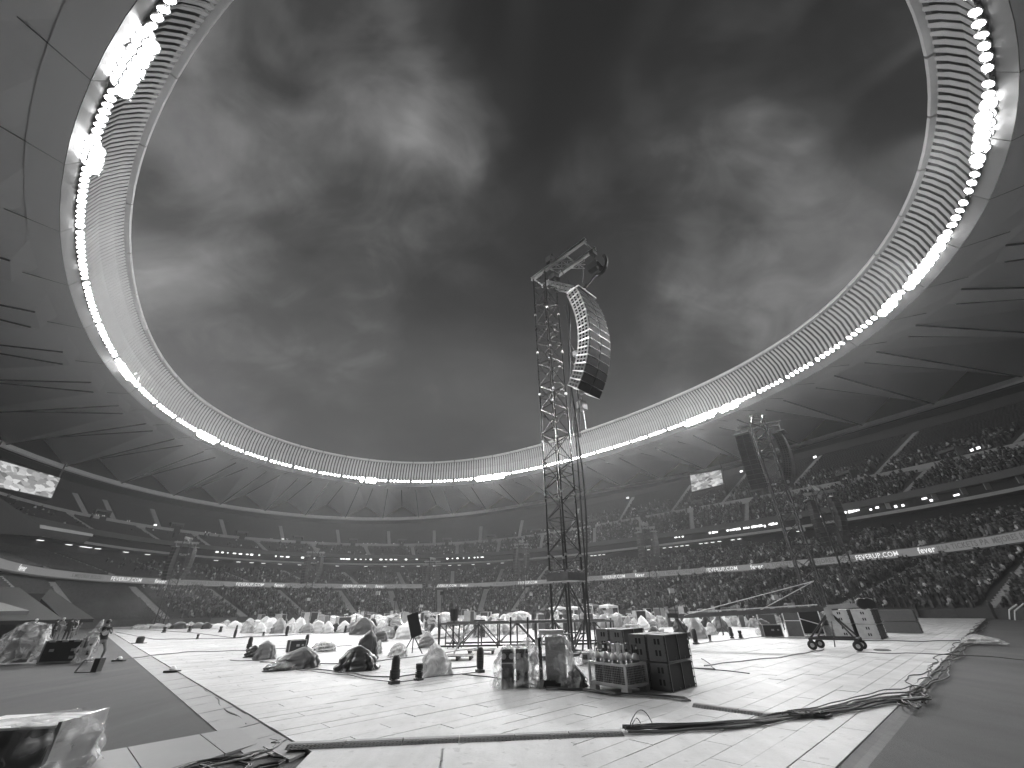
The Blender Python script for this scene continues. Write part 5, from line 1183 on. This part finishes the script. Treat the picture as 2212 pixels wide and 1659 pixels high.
def rack(t, a, b, h):
    q = MB(); q.box((-a * .72, -b * .6, h * .46), (.10, .12, h * .9)); q.box((-a * .72, b * .5, h * .46), (.08, .1, h * .9)); q.box((-a * .1, -b * .3, .06), (a * 1.5, b * 1.3, .12)); q.box((-a * .45, -b * .9, .12), (.5, .16, .14)); q.obj('black_frame', M_grille, **local(t))
    q = MB(); q.box((a * .1, b * .1, h * .5), (a * 1.1, b * .6, h * .84)); q.obj('rack_body', M_boxlt, **local(t))
    for k in range(3): q = MB(); q.box((-a * .08, -b * .0, h * (.975 + .03 * k)), (a * 1.35, b * 1.3, .035)); q.obj('top_board', M_white, **local(t))
    q = MB()
    for k in range(5): q.box((a * .1, -b * .21, h * (.15 + .17 * k)), (a * .9, .02, h * .12))
    q.obj('rack_drawer', M_tarpg, **local(t))
wrapped(1150, 1250, 1366, 1489, 'tall rack under flowing clear film with white boards on top, centre of the picture', rack, .2, .12, .78, .6, 11)
# wrapped things at the left
def lean(t, a, b, h):
    q = MB(); q.hexa([(-a * .9, -b * .6, 0), (a * .4, -b * .6, 0), (a * .4, b * .3, 0), (-a * .9, b * .3, 0), (-a * .35, -b * .3, h * .95), (a * .6, -b * .3, h * .95), (a * .6, b * .3, h * .95), (-a * .35, b * .3, h * .95)]); q.obj('wrapped_panel', M_tarpd, **local(t))
wrapped(-16, 84, 1347, 1433, 'tall leaning panel wrapped in loose grey film at the left edge', lean, .3, .1, .62, .5, 21)
p = P(120, 1434, -.07); t = thing('flight_case', p, 'black flight case with pale latches beside the wrapped leaning panel', 'flight case', None, .25); w = msize(66, p); h = 1.0
q = MB(); q.box((0, .4, h * .52), (w, .75, h * .86)); q.obj('case_body', M_grille, **local(t)); q = MB(); q.box((0, -.0, .06), (w * 1.06, .06, .07)); q.box((-w * .52, .3, h * .5), (.05, .6, h * .9)); q.box((w * .52, .3, h * .5), (.05, .6, h * .9)); q.obj('edge_trim', M_alu, **local(t))
q = MB()
for x, z_ in ((-.28, .55), (.32, .55), (.34, .25)): q.box((x * w, .015, z_ * h), (.18, .03, .11))
for x in (-.35, 0, .33): q.box((x * w, .015, h * .93), (.24, .04, .09))
q.obj('latch', M_boxlt, **local(t))
cover(158, 192, 1352, 1432, M_film, 'tall cart draped in clear film behind the crouching photographer', top=.85, depth=.9, inner=M_boxlt)
cover(84, 96, 1350, 1392, M_white, 'white folded trolley among the crew at the left', top=.9)
p = P(183, 1455, -.07); t = thing('low_stand', p, 'low metal frame with a black box on its right end, in front of the photographer', 'stand', None, .05); w = msize(44, p); q = MB(); q.tube((-w / 2, 0, .04), (w / 2, 0, .04), .02); q.tube((-w / 2, .25, .42), (-w / 2, 0, .04), .025); q.tube((-w / 2, .25, .42), (w / 2, .25, .44), .015); q.obj('frame', M_dsteel, **local(t)); q = MB(); q.box((w * .38, .1, .27), (.22, .26, .46)); q.obj('box', M_black, **local(t))
# near case bottom left
p0, p1_ = P(-60, 1650, 0), P(88, 1659, 0); t = thing('wrapped_case', P(20, 1700, -.07), 'big dark case under clear film in the bottom left corner', 'case', None, .15)
q = MB(); q.box((-.35, .35, .33), (1.35, .9, .62)); q.obj('case_body', M_dsteel, **local(t)); q = MB(); q.box((-.35, .35, .655), (1.42, .98, .03)); q.obj('lid', M_white, **local(t)); q = MB(); q.box((.39, .35, .36), (.05, .95, .7)); q.box((-.35, -.12, .05), (1.4, .04, .06)); q.obj('edge_trim', M_alu, **local(t))
link('film', drape(.84, .62, .70, .10, .06, 7, [], 31, 120, 26, .93).mesh('film', M_film, True), t, (-.32, .35, 0))
# ------------------------------------------------------------------ camera crane
cb = P(1806, 1404, 0); cr = thing('camera_crane', cb, 'long white camera crane boom on a wheeled tripod dolly at the right', 'camera crane'); vd = Vector((cb.x, cb.y, 0)).normalized(); rt_ = Vector((vd.y, -vd.x, 0))
dd = cb.length; PV = PD(1787, 1314, dd); H1 = PD(1473, 1331, dd + .4); BK = PD(1856, 1304.5, dd)
bd = (PV - H1).normalized(); bs = Z.cross(bd).normalized(); bu = bd.cross(bs).normalized(); bu = bu if bu.z > 0 else -bu
q = MB(); c = H1.lerp(PV, .5); q.box(c, ((PV - H1).length + .8, .18, .20), bd, bs, bu); q.obj('boom', M_steel, cr)
q = MB(); q.box(PV.lerp(BK, .5), ((BK - PV).length, .2, .17), bd, bs, bu); q.obj('rear_boom', M_boxlt, cr)
q = MB(); q.box(c + bu * .17, ((PV - H1).length * .9, .06, .05), bd, bs, bu); q.obj('upper_rail', M_white, cr)
AP = PD(1759, 1255, dd); q = MB(); q.tube(AP, PD(1780, 1310, dd), .035); q.obj('mast', M_dsteel, cr)
for x, y in ((1478, 1329), (1640, 1319)): q = MB(); q.tube(AP, PD(x, y, dd + .3), .022); q.obj('stay_cable', M_white, cr)
q = MB(); q.tube(AP, BK, .012); q.obj('stay_cable', M_dsteel, cr)
for k in (0, 1): q = MB(); q.lathe(BK + bd * (.1 + .25 * k) - bs * .25, [(.2, 0), (.23, .04), (.23, .42), (.2, .46)], 14, bs); q.obj('counterweight', M_black, cr)
q = MB(); q.box(PV - Z * .25, (.3, .3, .55), rt_, vd); q.lathe(PV - Z * .1 - vd * .25, [(.16, 0), (.16, .5)], 12, vd); q.obj('pivot_head', M_boxlt, cr)
wl = [P(1776, 1409, 0), P(1792, 1394, 0), P(1842, 1412, 0), P(1854, 1396, 0)]; wl = [cb + rt_ * a_ + vd * b_ for a_, b_ in ((-.85, -.35), (-.55, .75), (.85, -.35), (1.05, .75))]
for w_ in wl:
    q = MB(); q.tube(w_ + Z * .45, PV - Z * .12, .04); q.obj('leg', M_dsteel, cr)
    q = MB(); q.lathe(w_ + Z * .19 - vd * .07, [(.12, 0), (.19, .02), (.19, .12), (.12, .14)], 16, vd); wo_ = q.obj('wheel', M_black, cr)
    q = MB(); q.lathe(w_ + Z * .19 - vd * .085, [(.085, 0), (.085, .17)], 10, vd); q.obj('rim', M_boxlt, wo_)
    q = MB(); q.box(w_ + Z * .42, (.16, .2, .12), rt_, vd); q.obj('fork', M_dsteel, cr)
q = MB()
for a_, b_ in ((0, 2), (1, 3), (0, 1), (2, 3)): q.tube(wl[a_] + Z * .45, wl[b_] + Z * .45, .05)
q.obj('dolly_frame', M_dsteel, cr); q = MB(); q.tube(PV - Z * .5, cb + Z * .12, .025); q.obj('centre_column', M_steel, cr)
q = MB(); hc = H1 - bd * .35; q.tube(hc, hc - Z * .75 + rt_ * .35, .09); q.tube(hc - Z * .75 + rt_ * .35, hc - Z * 1.05 + rt_ * .5, .05); q.box(hc + Z * .05 - rt_ * .1, (.55, .2, .22), rt_, vd); q.obj('remote_head', M_black, cr)
q = MB(); q.box(hc - Z * 1.0 + rt_ * .05, (.45, .22, .24), rt_, vd); q.lathe(hc - Z * 1.0 - rt_ * .2, [(.09, 0), (.08, .12), (.11, .22)], 12, -rt_); q.box(hc - Z * .82 + rt_ * .45, (.3, .15, .2), rt_, vd); q.box(hc - Z * 1.15 + rt_ * .35, (.2, .2, .18), rt_, vd); q.obj('camera_body', M_black, cr)
q = MB(); q.path([hc + rt_ * (.3 + .12 * math.cos(t)) - Z * (.55 + .35 * math.sin(t)) for t in np.linspace(0, 6, 14)], .02, 5); q.obj('cable_loop', M_cable, cr)
# ------------------------------------------------------------------ canopies on the far floor
def tent(x0, x1, y0, y1, m_, lab):
    p = P((x0 + x1) / 2, 1332, 0); p = p.normalized() * min(p.length, 88.0); w = msize(x1 - x0, p) * .8; zt = PD((x0 + x1) / 2, y0, p.length).z; ze = zt - (zt - 1.0) * .32; t = thing('canopy_tent', p, lab, 'canopy tent', 'canopy tents on the far side of the floor', .7)
    q = MB(); c = [(-w / 2, -w / 2), (w / 2, -w / 2), (w / 2, w / 2), (-w / 2, w / 2)]
    for i in range(4):
        a_, b_ = c[i], c[(i + 1) % 4]; q.q((*a_, ze), (*b_, ze), (0, 0, zt)); q.q((*a_, ze - .35), (*b_, ze - .35), (*b_, ze), (*a_, ze))
    q.obj('canopy', m_, **local(t))
    for a_ in c: q = MB(); q.tube((*a_, 0), (*a_, ze), .07); q.obj('leg', M_white, **local(t))
tent(1188, 1222, 1309, 1330, M_white, 'white canopy tent leftmost, seen through the tower foot'); tent(1222, 1258, 1309, 1330, M_white, 'white canopy tent second from the left'); tent(1262, 1298, 1303, 1330, M_tarpd, 'dark canopy tent between the white ones'); tent(1295, 1334, 1304, 1330, M_white, 'white canopy tent rightmost and largest')
# ------------------------------------------------------------------ barrier along the far edge of the floor
bar = thing('perimeter_board', FL(LL + 1.2, 20), 'low dark perimeter boards along the left far edge of the floor', 'barrier')
r = 2.0
while r < 66: q = MB(); q.box(FL(LL + 1.4, r + 2.2, .42), (4.3, .12, .95), R, L); q.obj('panel', M_dsteel if int(r) % 3 else M_tarpd, bar); r += 4.4
bar2 = thing('perimeter_board', FL(40, RL + 1.6), 'low grey perimeter boards along the right far edge of the floor', 'barrier')
l = 2.0
while l < 100:
    if not 6 < l < 11: q = MB(); q.box(FL(l + 2.2, RL + 1.7, .4), (4.3, .12, .9), L, R); q.obj('panel', M_tarpd if int(l) % 3 else M_dsteel, bar2)
    l += 4.4
# ------------------------------------------------------------------ cables
def cab(pts, r, m_, lab, n_=1, wob=.03, spread=.05, cat='cable', z=.02, grp=None):
    t = thing('cable_run', pts[0], lab, cat, grp)
    for k in range(n_):
        out = []; ph = random.uniform(0, 9); ph2 = random.uniform(0, 9); so_ = (k - (n_ - 1) / 2) * spread
        seglen = 0
        for i in range(len(pts) - 1):
            a_, b_ = pts[i], pts[i + 1]; d_ = (b_ - a_); nrm2 = Vector((-d_.y, d_.x, 0)).normalized(); m2 = max(3, int(min(14, d_.length / .25)))
            for j in range(m2):
                s = j / m2; seglen += d_.length / m2; amp = wob * min(3, 1 + k * .15)
                out.append(a_.lerp(b_, s) + nrm2 * (so_ * (1 + .5 * math.sin(seglen * .9 + ph2)) + amp * math.sin(seglen * 1.7 + ph) + amp * .4 * math.sin(seglen * 5 + ph2)) + Z * (z + r + .015 * (k % 3) + .01 * math.sin(seglen * 3 + ph)))
        out.append(pts[-1] + Z * (z + r)); q = MB(); q.path(out, r * random.uniform(.7, 1.2), 6); q.obj('cable', m_ if k % 4 else M_cable2 if n_ > 3 else m_, t)
    return t
PP = lambda l_, z=0: [P(x, y, z) for x, y in l_]
cab(PP([(1352, 1583), (1400, 1580), (1480, 1575), (1560, 1572), (1640, 1566), (1700, 1556), (1770, 1548), (1850, 1532), (1905, 1520), (1965, 1514)]), .019, M_cable, 'thick bundle of black cables snaking across the white floor at the front right', 9, .035, .028)
cab(PP([(1962, 1513), (1985, 1490), (2010, 1460), (2045, 1425), (2090, 1385), (2128, 1340)]), .018, M_cable, 'cable bundle lying along the right edge of the floor', 6, .05, .09, z=-.03)
cab(PP([(1700, 1553), (1760, 1540), (1850, 1518), (1925, 1505), (1968, 1498), (1985, 1485)]), .016, M_cable, 'loose dark cables fanning out towards the right corner of the floor', 3, .05, .12)
cab(PP([(1980, 1505), (2000, 1512), (1960, 1520), (1985, 1535)]), .016, M_cable, 'short tangle of cable tails hanging over the right floor edge', 4, .08, .08)
cab(PP([(1180, 1492), (1260, 1494), (1330, 1505), (1400, 1508), (1450, 1511), (1492, 1518)]), .018, M_cable, 'dark cables from the crate to the short cable ramp', 4, .03, .03)
cab(PP([(1700, 1546), (1725, 1551), (1750, 1548), (1775, 1553), (1790, 1546)]), .02, M_cable, 'knot of cables at the right end of the short ramp', 5, .08, .05)
def loop(cx_, cy_, w, h, r, lab, z=0):
    c = P(cx_, cy_, z); u_ = Vector((1, 0, 0)); pts = [c + u_ * (w * math.cos(t)) + Z * (h * max(0, math.sin(t)) + .03) + Vector((0, .12 * math.sin(t * 2), 0)) for t in np.linspace(0, math.pi, 16)]; q = MB(); q.path(pts, r, 6); q.obj('cable_loop', M_cable2, label=lab, cat='cable')
loop(1387, 1578, .22, .26, .009, 'thin cable loop arching up beside the end of the long ramp'); loop(1376, 1580, .12, .15, .009, 'smaller cable loop beside the arching one')
for k, l_ in enumerate([[(620, 1604), (600, 1612), (585, 1625), (550, 1632), (520, 1642), (480, 1648), (430, 1656), (380, 1675)], [(615, 1608), (590, 1606), (578, 1622), (600, 1636), (625, 1640), (600, 1655), (540, 1668)], [(612, 1602), (583, 1598), (572, 1620), (545, 1640), (470, 1650)], [(450, 1652), (500, 1646), (535, 1655), (520, 1675), (450, 1672), (430, 1660), (455, 1650)]]):
    cab(PP(l_, -.07), .016, M_cable, ['bundle of cables spilling from the left end of the long ramp', 'cable looping round the loose grey panel', 'straight dark cables below the walkway', 'coil of grey cable at the bottom left of the picture'][k], 5 if k == 0 else 2, .06, .06, z=.0)
lt = [([(226, 1357), (300, 1360), (420, 1368), (506, 1379), (536, 1376), (640, 1372), (745, 1367)], 'thin cable along the far lamp row'), ([(250, 1366), (330, 1382), (425, 1381), (506, 1379.5), (620, 1374)], 'thin cable along the second lamp row'), ([(251, 1428), (325, 1418), (400, 1410), (536, 1406.5), (660, 1400), (760, 1396)], 'long thin cable crossing the left floor edge'),
      ([(495, 1428), (560, 1430), (620, 1436)], 'short cable lying before the grey sack'), ([(625, 1446), (690, 1455), (760, 1463), (850, 1478), (905, 1470), (960, 1462), (1040, 1453)], 'dark cable sweeping under the near barrel lamp'), ([(640, 1444), (720, 1452), (790, 1462), (860, 1466), (960, 1448), (1040, 1440)], 'second dark cable curving behind the near barrel lamp'), ([(560, 1433), (760, 1436), (900, 1420), (1040, 1400)], 'thick black cable behind the dark cloth'),
      ([(1000, 1458), (1070, 1468), (1140, 1480), (1200, 1492)], 'cable running to the wrapped speakers'), ([(1518, 1425), (1545, 1449), (1500, 1445), (1560, 1452), (1620, 1458)], 'thin straps beside the near subwoofer stack'), ([(1504, 1392), (1600, 1382), (1650, 1376), (1800, 1384), (1990, 1387), (2110, 1384)], 'thin cable running right past the pale subwoofers'),
      ([(1851, 1411), (1900, 1413), (1960, 1413), (2048, 1416), (2130, 1421), (2240, 1430)], 'thin taped cable from the crane dolly to the right'), ([(1520, 1440), (1700, 1420), (1780, 1405)], 'faint thin cable towards the dolly'), ([(367, 1452), (400, 1466), (440, 1490), (480, 1530), (518, 1560), (530, 1570)], 'black cable along the left edge ramp')]
for l_, lab in lt: cab(PP(l_, 0 if 'left edge' not in lab else -.07), .018, M_cable, lab, 1, .04)
# cable ramps
def ramp(x0, y0, x1, y1, wd, n_, lab, h=.055):
    a_, b_ = P(x0, y0, 0), P(x1, y1, 0); d_ = (b_ - a_).normalized(); s_ = Vector((-d_.y, d_.x, 0)); ln = (b_ - a_).length / n_; t = thing('cable_ramp', a_, lab, 'cable ramp')
    for k in range(n_):
        o = a_ + d_ * (k * ln + .008); e = a_ + d_ * ((k + 1) * ln - .008); dz_ = Z * random.uniform(0, .004)
        q = MB(); prof = [(0, 0), (wd * .33, h), (wd * .67, h), (wd, 0)]
        for (x_, z_), (x2, z2) in zip(prof[:-1], prof[1:]): q.q(o + s_ * x_ + Z * z_ + dz_, e + s_ * x_ + Z * z_ + dz_, e + s_ * x2 + Z * z2 + dz_, o + s_ * x2 + Z * z2 + dz_)
        for p_ in (o, e): q.q(*[p_ + s_ * x_ + Z * z_ + dz_ for x_, z_ in prof])
        q.obj('ramp_section', M_ramp, t)
        q = MB(); m_ = int(ln / .06)
        for i in range(m_):
            for j in range(3):
                for e_ in (0, 1):
                    f0 = .06 + j * .085; x_ = wd * f0 if e_ == 0 else wd * (1 - f0); z_ = h * f0 / .33; p_ = o + d_ * ((i + .5) * ln / m_) + s_ * x_ + Z * (z_ + .004); q.box(p_, (.03, .045, .008), d_, s_)
        q.obj('grip_studs', M_ramp, t, kind='stuff')
ramp(612, 1621, 1350, 1591, .34, 6, 'long segmented rubber cable ramp across the front of the floor')
ramp(1494, 1528, 1702, 1556, .30, 2, 'short two-piece cable ramp lying diagonally on the white floor')
for x, y, sx_, lab in ((300, 1391, 1, 'small black winch reel at the left edge of the floor'), (371, 1453, .6, 'small pale knob on a dark plate beside the edge ramp'), (1906, 1405, .8, 'flat dark disc lying on the floor right of the dolly'), (256, 1429, .6, 'small white connector on the cable left of the floor')):
    p = P(x, y, -.03 if x < 400 else 0); t = thing('floor_gadget', p, lab, 'gadget')
    if 'disc' in lab: q = MB(); q.lathe((0, 0, 0), [(.32, 0), (.32, .02), (.25, .05)], 16); q.obj('disc', M_black, **local(t))
    else:
        q = MB(); q.box((0, 0, .04), (.9 * sx_, .35 * sx_, .07)); q.obj('plate', M_dsteel, **local(t)); q = MB(); q.lathe((0, 0, .07), [(.24 * sx_, 0), (.25 * sx_, .35 * sx_), (.15 * sx_, .42 * sx_)], 12) if 'winch' in lab else q.lathe((0, 0, .07), [(.1, 0), (.12, .06), (.05, .14)], 10)
        q.obj('reel' if 'winch' in lab else 'knob', M_black if 'winch' in lab else M_white, **local(t))
q = MB(); a_ = P(214, 1608, -.07); q.box(a_ + Z * .006, (.09, .02, .01), Vector((.6, .8, 0)), Vector((-.8, .6, 0))); q.obj('paper_scrap', M_white, label='tiny white scrap lying on the dark ground at the left', cat='scrap')
# ------------------------------------------------------------------ crew
def at_px(x, y, z=-.07): return P(x, y, z)
pt, ch, hd = person(at_px(203, 1431), -122, PHOTO, 'photographer in black printed T-shirt and grey jeans leaning forward with a camera', top=M_tee, bot=M_jean, printed=True, h=1.08)
q = MB(); q.box(ch + Vector((.05, .5, .05)), (.14, .09, .1)); q.lathe(ch + Vector((.05, .54, .05)), [(.04, 0), (.045, .12)], 10, Vector((0, 1, 0)))
cm = q.obj('camera', M_black, label='black camera with long lens held by the leaning photographer', cat='camera'); cm.matrix_world = Matrix.Translation(pt.location) @ Matrix.Rotation(rad(-122), 4, 'Z') @ Matrix.Scale(1.08, 4)
crew = [(58, 1386, 160, TALK, M_tee, M_tee, 'crew member in a dark hooded top left of the white cart', M_white), (66, 1384, 10, STAND, M_lt, M_tee, 'crew member in a pale shirt seen behind the dark-hooded one', M_hair), (104, 1389, -30, WIDE, M_tee, M_tee, 'crew member in black with legs apart, left of centre of the group', M_hair),
        (118, 1384, 200, TALK, M_jean, M_jean, 'crew member in grey between the two in black', M_lt), (136, 1388, 20, STAND, M_tee, M_tee, 'broad crew member in black shorts right of the grey one', M_hair), (146, 1385, 190, STAND, M_tee, M_jean, 'crew member in black and pale jeans behind the broad one', M_hair),
        (154, 1378, 150, TALK, M_lt, M_jean, 'crew member in a white shirt at the right of the group', M_hair), (160, 1372, 40, STAND, M_tee, M_jean, 'crew member in black furthest back at the right of the group', M_hair), (40, 1378, 0, STAND, M_tee, M_jean, 'crew member in dark clothes furthest left', M_hair), (92, 1376, 90, STAND, M_jean, M_tee, 'crew member in grey partly behind the white trolley', M_hair)]
for x, y, fc, ps, tp, bt_, lab, hr in crew: person(at_px(x, y), fc, ps, lab, tp, bt_, 1.0 + random.uniform(-.03, .05), 'crew standing at the left of the floor', hr)
# security and staff beyond the right end of the floor
ri = 0
for k in range(16):
    x = 1985 + 14 * k + random.uniform(-3, 3); y = 1336 - (k % 3) * 2.0 + (2 if x > 2150 else 0)
    if 1990 < x < 2035 and k % 2: continue
    p = P(x, y, -.07); p = p.normalized() * min(p.length, 95)
    bm_ = BOD[3 * (k % 8)]; o = link('steward', bm_, None, p, random.uniform(0, 6), 'dark clothed steward standing at the wall at the right end of the floor', 'person', 'stewards gathered at the right wall'); o.scale = (1.04,) * 3
# handrail at far right
q_t = thing('handrail', P(2195, 1345, -.07), 'pale handrails of steps at the far right wall', 'handrail')
for k, (x0, y0, x1, y1) in enumerate(((2180, 1318, 2196, 1306), (2192, 1320, 2212, 1304))):
    q = MB(); d0 = 58; q.tube(PD(x0, y0, d0), PD(x1, y1, d0 + 1), .06); q.tube(PD(x0, y0, d0), PD(x0 + 1, y0 + 20, d0), .05); q.obj('rail', M_white, q_t)
# ------------------------------------------------------------------ beams of the floodlights (lit lamps of the ring) and added roof fill
pool = []
for i in range(30):
    a = rad(-88 + i * 10)
    pool.append((a, CEN + R * random.uniform(-30, 22) + L * random.uniform(-45, 35)))
for a, tg in pool: spot(a, tg, BEAM_W, 62, 1.0, .6)
for a, w in cl:
    spot(a, FL(random.uniform(8, 26), random.uniform(4, 22)), BEAM_W * CL_K * min(1.6, w * 66 / 3), 50, 1.0, .8)
# fill spots added at the ring to brighten the opposite roof membrane
for i in range(36):
    a = rad(-92 + i * 8.3); b_ = a + math.pi; d = bpy.data.lights.new('flood_or_fill_spot', 'SPOT'); d.energy = ROOF_FILL_W; d.spot_size = rad(26); d.spot_blend = 1.0; d.shadow_soft_size = .5
    o = bpy.data.objects.new('flood_or_fill_spot', d); C.objects.link(o); p = ring('light', b_, -.8, -1.9); tg = ring('light', a, 26, 6); o.location = p; o.rotation_mode = 'QUATERNION'; o.rotation_quaternion = (tg - p).to_track_quat('-Z', 'Y')
# drifting smoke puffs low over the far left corner and the far centre
for (x, y, dd_, sx_, sy_, sz_, dn_) in ((330, 1296, 96, 13, 7, 6, .020), (800, 1270, 128, 12, 7, 7, .012)):
    c = PD(x, y, dd_); mb = MB(); mb.lathe((0, 0, 0), [(max(.02, math.cos(t)), math.sin(t)) for t in np.linspace(-1.5, 1.5, 9)], 16)
    ms = bpy.data.materials.new('smoke'); ms.use_nodes = True; t = ms.node_tree; t.nodes.clear(); pv_ = t.nodes.new('ShaderNodeVolumePrincipled'); tcn = t.nodes.new('ShaderNodeTexCoord'); n = t.nodes.new('ShaderNodeTexNoise'); n.inputs['Scale'].default_value = 1.6; n.inputs['Detail'].default_value = 4
    t.links.new(tcn.outputs['Object'], n.inputs['Vector']); ln_ = t.nodes.new('ShaderNodeVectorMath'); ln_.operation = 'LENGTH'; t.links.new(tcn.outputs['Object'], ln_.inputs[0])
    m1 = t.nodes.new('ShaderNodeMapRange'); t.links.new(ln_.outputs['Value'], m1.inputs[0]); m1.inputs[1].default_value = 1; m1.inputs[2].default_value = .15; m2 = t.nodes.new('ShaderNodeMapRange'); t.links.new(n.outputs['Fac'], m2.inputs[0]); m2.inputs[1].default_value = .42; m2.inputs[2].default_value = .7; m2.inputs[4].default_value = dn_ * 2
    mm_ = t.nodes.new('ShaderNodeMath'); mm_.operation = 'MULTIPLY'; t.links.new(m1.outputs[0], mm_.inputs[0]); t.links.new(m2.outputs[0], mm_.inputs[1]); t.links.new(mm_.outputs[0], pv_.inputs['Density']); pv_.inputs['Color'].default_value = (.95, .95, .95, 1)
    ou = t.nodes.new('ShaderNodeOutputMaterial'); t.links.new(pv_.outputs[0], ou.inputs['Volume']); o = mb.obj('smoke', ms, kind='stuff'); o.location = c; o.scale = (sx_, sy_, sz_)
SC.cycles.volume_step_rate = 4; SC.cycles.volume_max_steps = 64
# smoke drifting through the bowl
if HAZE > 0:
    hb_ = MB(); hb_.hexa([(-200, -110, -1.2), (200, -110, -1.2), (200, 300, -1.2), (-200, 300, -1.2), (-200, -110, 62), (200, -110, 62), (200, 300, 62), (-200, 300, 62)])
    mh = bpy.data.materials.new('haze_air'); mh.use_nodes = True; t = mh.node_tree; t.nodes.clear(); pv_ = t.nodes.new('ShaderNodeVolumePrincipled'); pv_.inputs['Density'].default_value = HAZE; pv_.inputs['Color'].default_value = (.9, .9, .9, 1); pv_.inputs['Anisotropy'].default_value = .35
    ou = t.nodes.new('ShaderNodeOutputMaterial'); t.links.new(pv_.outputs[0], ou.inputs['Volume']); hb_.obj('haze', mh, kind='stuff')
print('objects', len(bpy.data.objects), 'tris', sum(len(o.data.loops) - 2 * len(o.data.polygons) for o in bpy.data.objects if o.type == 'MESH'))
